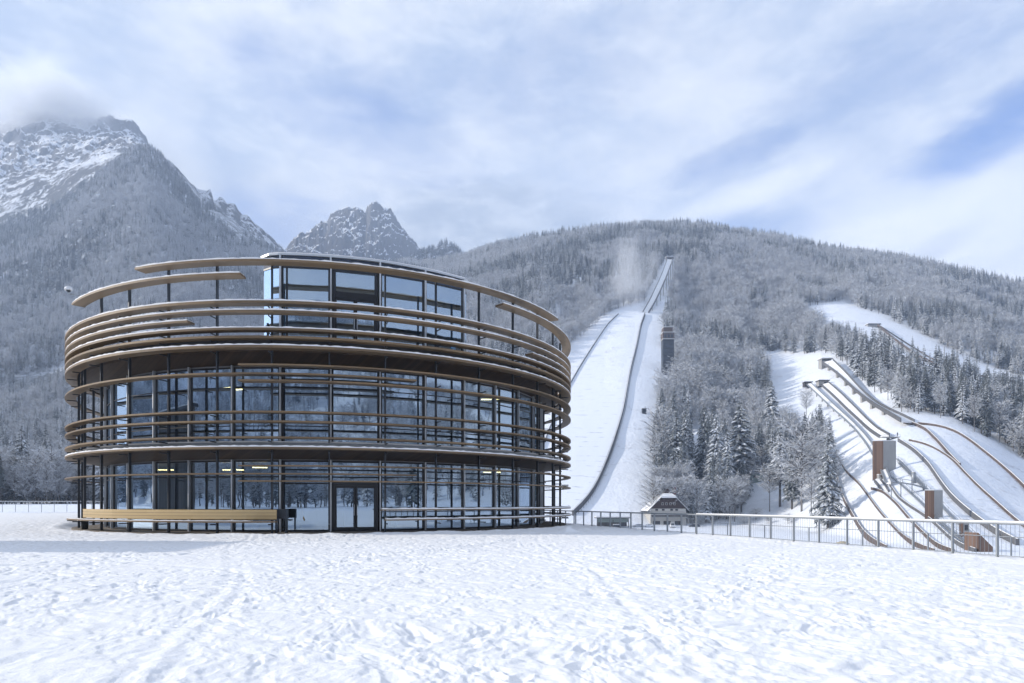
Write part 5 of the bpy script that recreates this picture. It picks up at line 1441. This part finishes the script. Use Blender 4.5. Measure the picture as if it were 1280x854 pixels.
# woods on the left mountain, sampled on its sheet
def sheet_points(Xs, Ys, Zs, n, maskf):
    a = rng.uniform(0, Xs.shape[0] - 1.01, n * 4); b = rng.uniform(0, Xs.shape[1] - 1.01, n * 4)
    i = a.astype(int); j = b.astype(int); fa = a - i; fb = b - j
    def bl(A): return (A[i, j] * (1 - fa) + A[i + 1, j] * fa) * (1 - fb) + (A[i, j + 1] * (1 - fa) + A[i + 1, j + 1] * fa) * fb
    # area weights
    dX = np.abs(Xs[1:, :-1] - Xs[:-1, :-1]); dr = np.hypot(Xs[:-1, 1:] - Xs[:-1, :-1], Ys[:-1, 1:] - Ys[:-1, :-1]); A = (dX * dr)[i, j]
    x, y, z = bl(Xs), bl(Ys), bl(Zs); k = (rng.random(n * 4) < A / np.percentile(A, 97)) & maskf(x, y, z, b)
    return x[k], y[k], z[k]
nrow = LX.shape[1]
def lmask(x, y, z, b):
    q = b / (nrow - 1) * 6; px, py = to_px(x, y, z)
    gl = fbm(x / 120, y / 160, 4, 301); cut = 3.25 + .5 * fbm(x / 200, y / 200, 3, 305)
    crag = in_poly(px, py, [(262, 240), (350, 300), (350, 318), (300, 300), (262, 270)])
    return (q < cut) & (q > .1) & (px > -620) & (px < 420) & ~((gl > .48)) & ~(crag & (fbm(x / 60, y / 60, 3, 311) > -.1))
x, y, z = sheet_points(LX, LY, LZ, 230000, lmask)
sp = rng.random(len(x)) < (.40 + 1.3 * fbm(x / 160, y / 160, 3, 321)); n = len(x)
print('mountain trees', n)
forest('mountain_forest', np.stack([x, y, z - 1], 1), np.where(sp, rng.uniform(12, 21, n), rng.uniform(10, 16, n)), np.where(sp, rng.integers(0, 4, n), rng.integers(4, 8, n)))
x, y, z = sheet_points(KX, KY, KZ, 2500, lambda x, y, z, b: (b / 119 * 4 < 2.6))
n = len(x); forest('summit_forest', np.stack([x, y, z - 1], 1), rng.uniform(14, 24, n), rng.integers(0, 4, n))
# woods behind the camera, seen only in the glass
X, Y = sample_area(62, 298, 380, 1400, 15); Z = back_z(X, Y); n = len(X)
forest('forest_behind', np.stack([X, Y, Z], 1), rng.uniform(18, 30, n), np.where(rng.random(n) < .6, rng.integers(0, 4, n), rng.integers(4, 8, n)))
X, Y = sample_area(120, 240, 150, 300, 9); Z = back_z(X, Y); n = len(X); k = vnoise(X / 25, Y / 25, 9) > .45
forest('woodland_behind', np.stack([X, Y, Z], 1)[k], rng.uniform(14, 22, n)[k], rng.integers(0, 8, n)[k])

# ------------------------------------------------------------------ air: haze, drifting snow, the cloud on the summit
def volume_box(name, x0, x1, y0, y1, z0, z1, build):
    mb = MB(); mb.quad_prism([(x0, y0), (x1, y0), (x1, y1), (x0, y1)], z0, z1)
    m = bpy.data.materials.new(name); m.use_nodes = True; T = NT(m.node_tree); T.n.remove(T.n['Principled BSDF'])
    v = T.new('ShaderNodeVolumePrincipled'); T.l.new(v.outputs[0], T.n['Material Output'].inputs['Volume']); build(T, v)
    return tag(mb.build(name, m, None), kind='stuff')
HAZE = 1.9e-4
def hz_(T, v):
    v.inputs['Color'].default_value = (.62, .76, 1.0, 1); v.inputs['Density'].default_value = HAZE; v.inputs['Anisotropy'].default_value = .2
volume_box('haze', -3900, 3000, -2620, 3350, -260, 1520, hz_)

def puff(dens, scale, ex):
    def f(T, v):
        tc = T.new('ShaderNodeTexCoord'); g = tc.outputs['Generated']
        c = T.vmap(g, (2, 2, 2), (0, 0, 0), (-1, -1, -1)); l = T.new('ShaderNodeVectorMath', operation='LENGTH'); T.l.new(c, l.inputs[0])
        n = T.noise(T.vmap(g, scale), 1, 4, .55, .5)
        d = T.math('SUBTRACT', T.math('ADD', T.math('SUBTRACT', 1, l.outputs['Value']), T.math('MULTIPLY', T.math('SUBTRACT', n, .5), 1.7)), ex)
        T.l.new(T.math('MULTIPLY', T.ramp(d, 0, .8), dens), v.inputs['Density'])
        v.inputs['Color'].default_value = (.95, .97, 1, 1); v.inputs['Anisotropy'].default_value = .1
    return f
a = P(762, 398, 815); b = P(826, 276, 790)
volume_box('snow_mist', a.x, b.x, 770, 860, a.z, b.z, puff(.015, (2.0, 2.0, 1.6), -.02))
a = P(0, 205, 2150); b = P(190, 112, 2150)
volume_box('summit_cloud', a.x, b.x, 1800, 2400, a.z, b.z, puff(.016, (3, 3, 2), .0))  # cloud volume wrapped round the left summit, lying inside the haze box
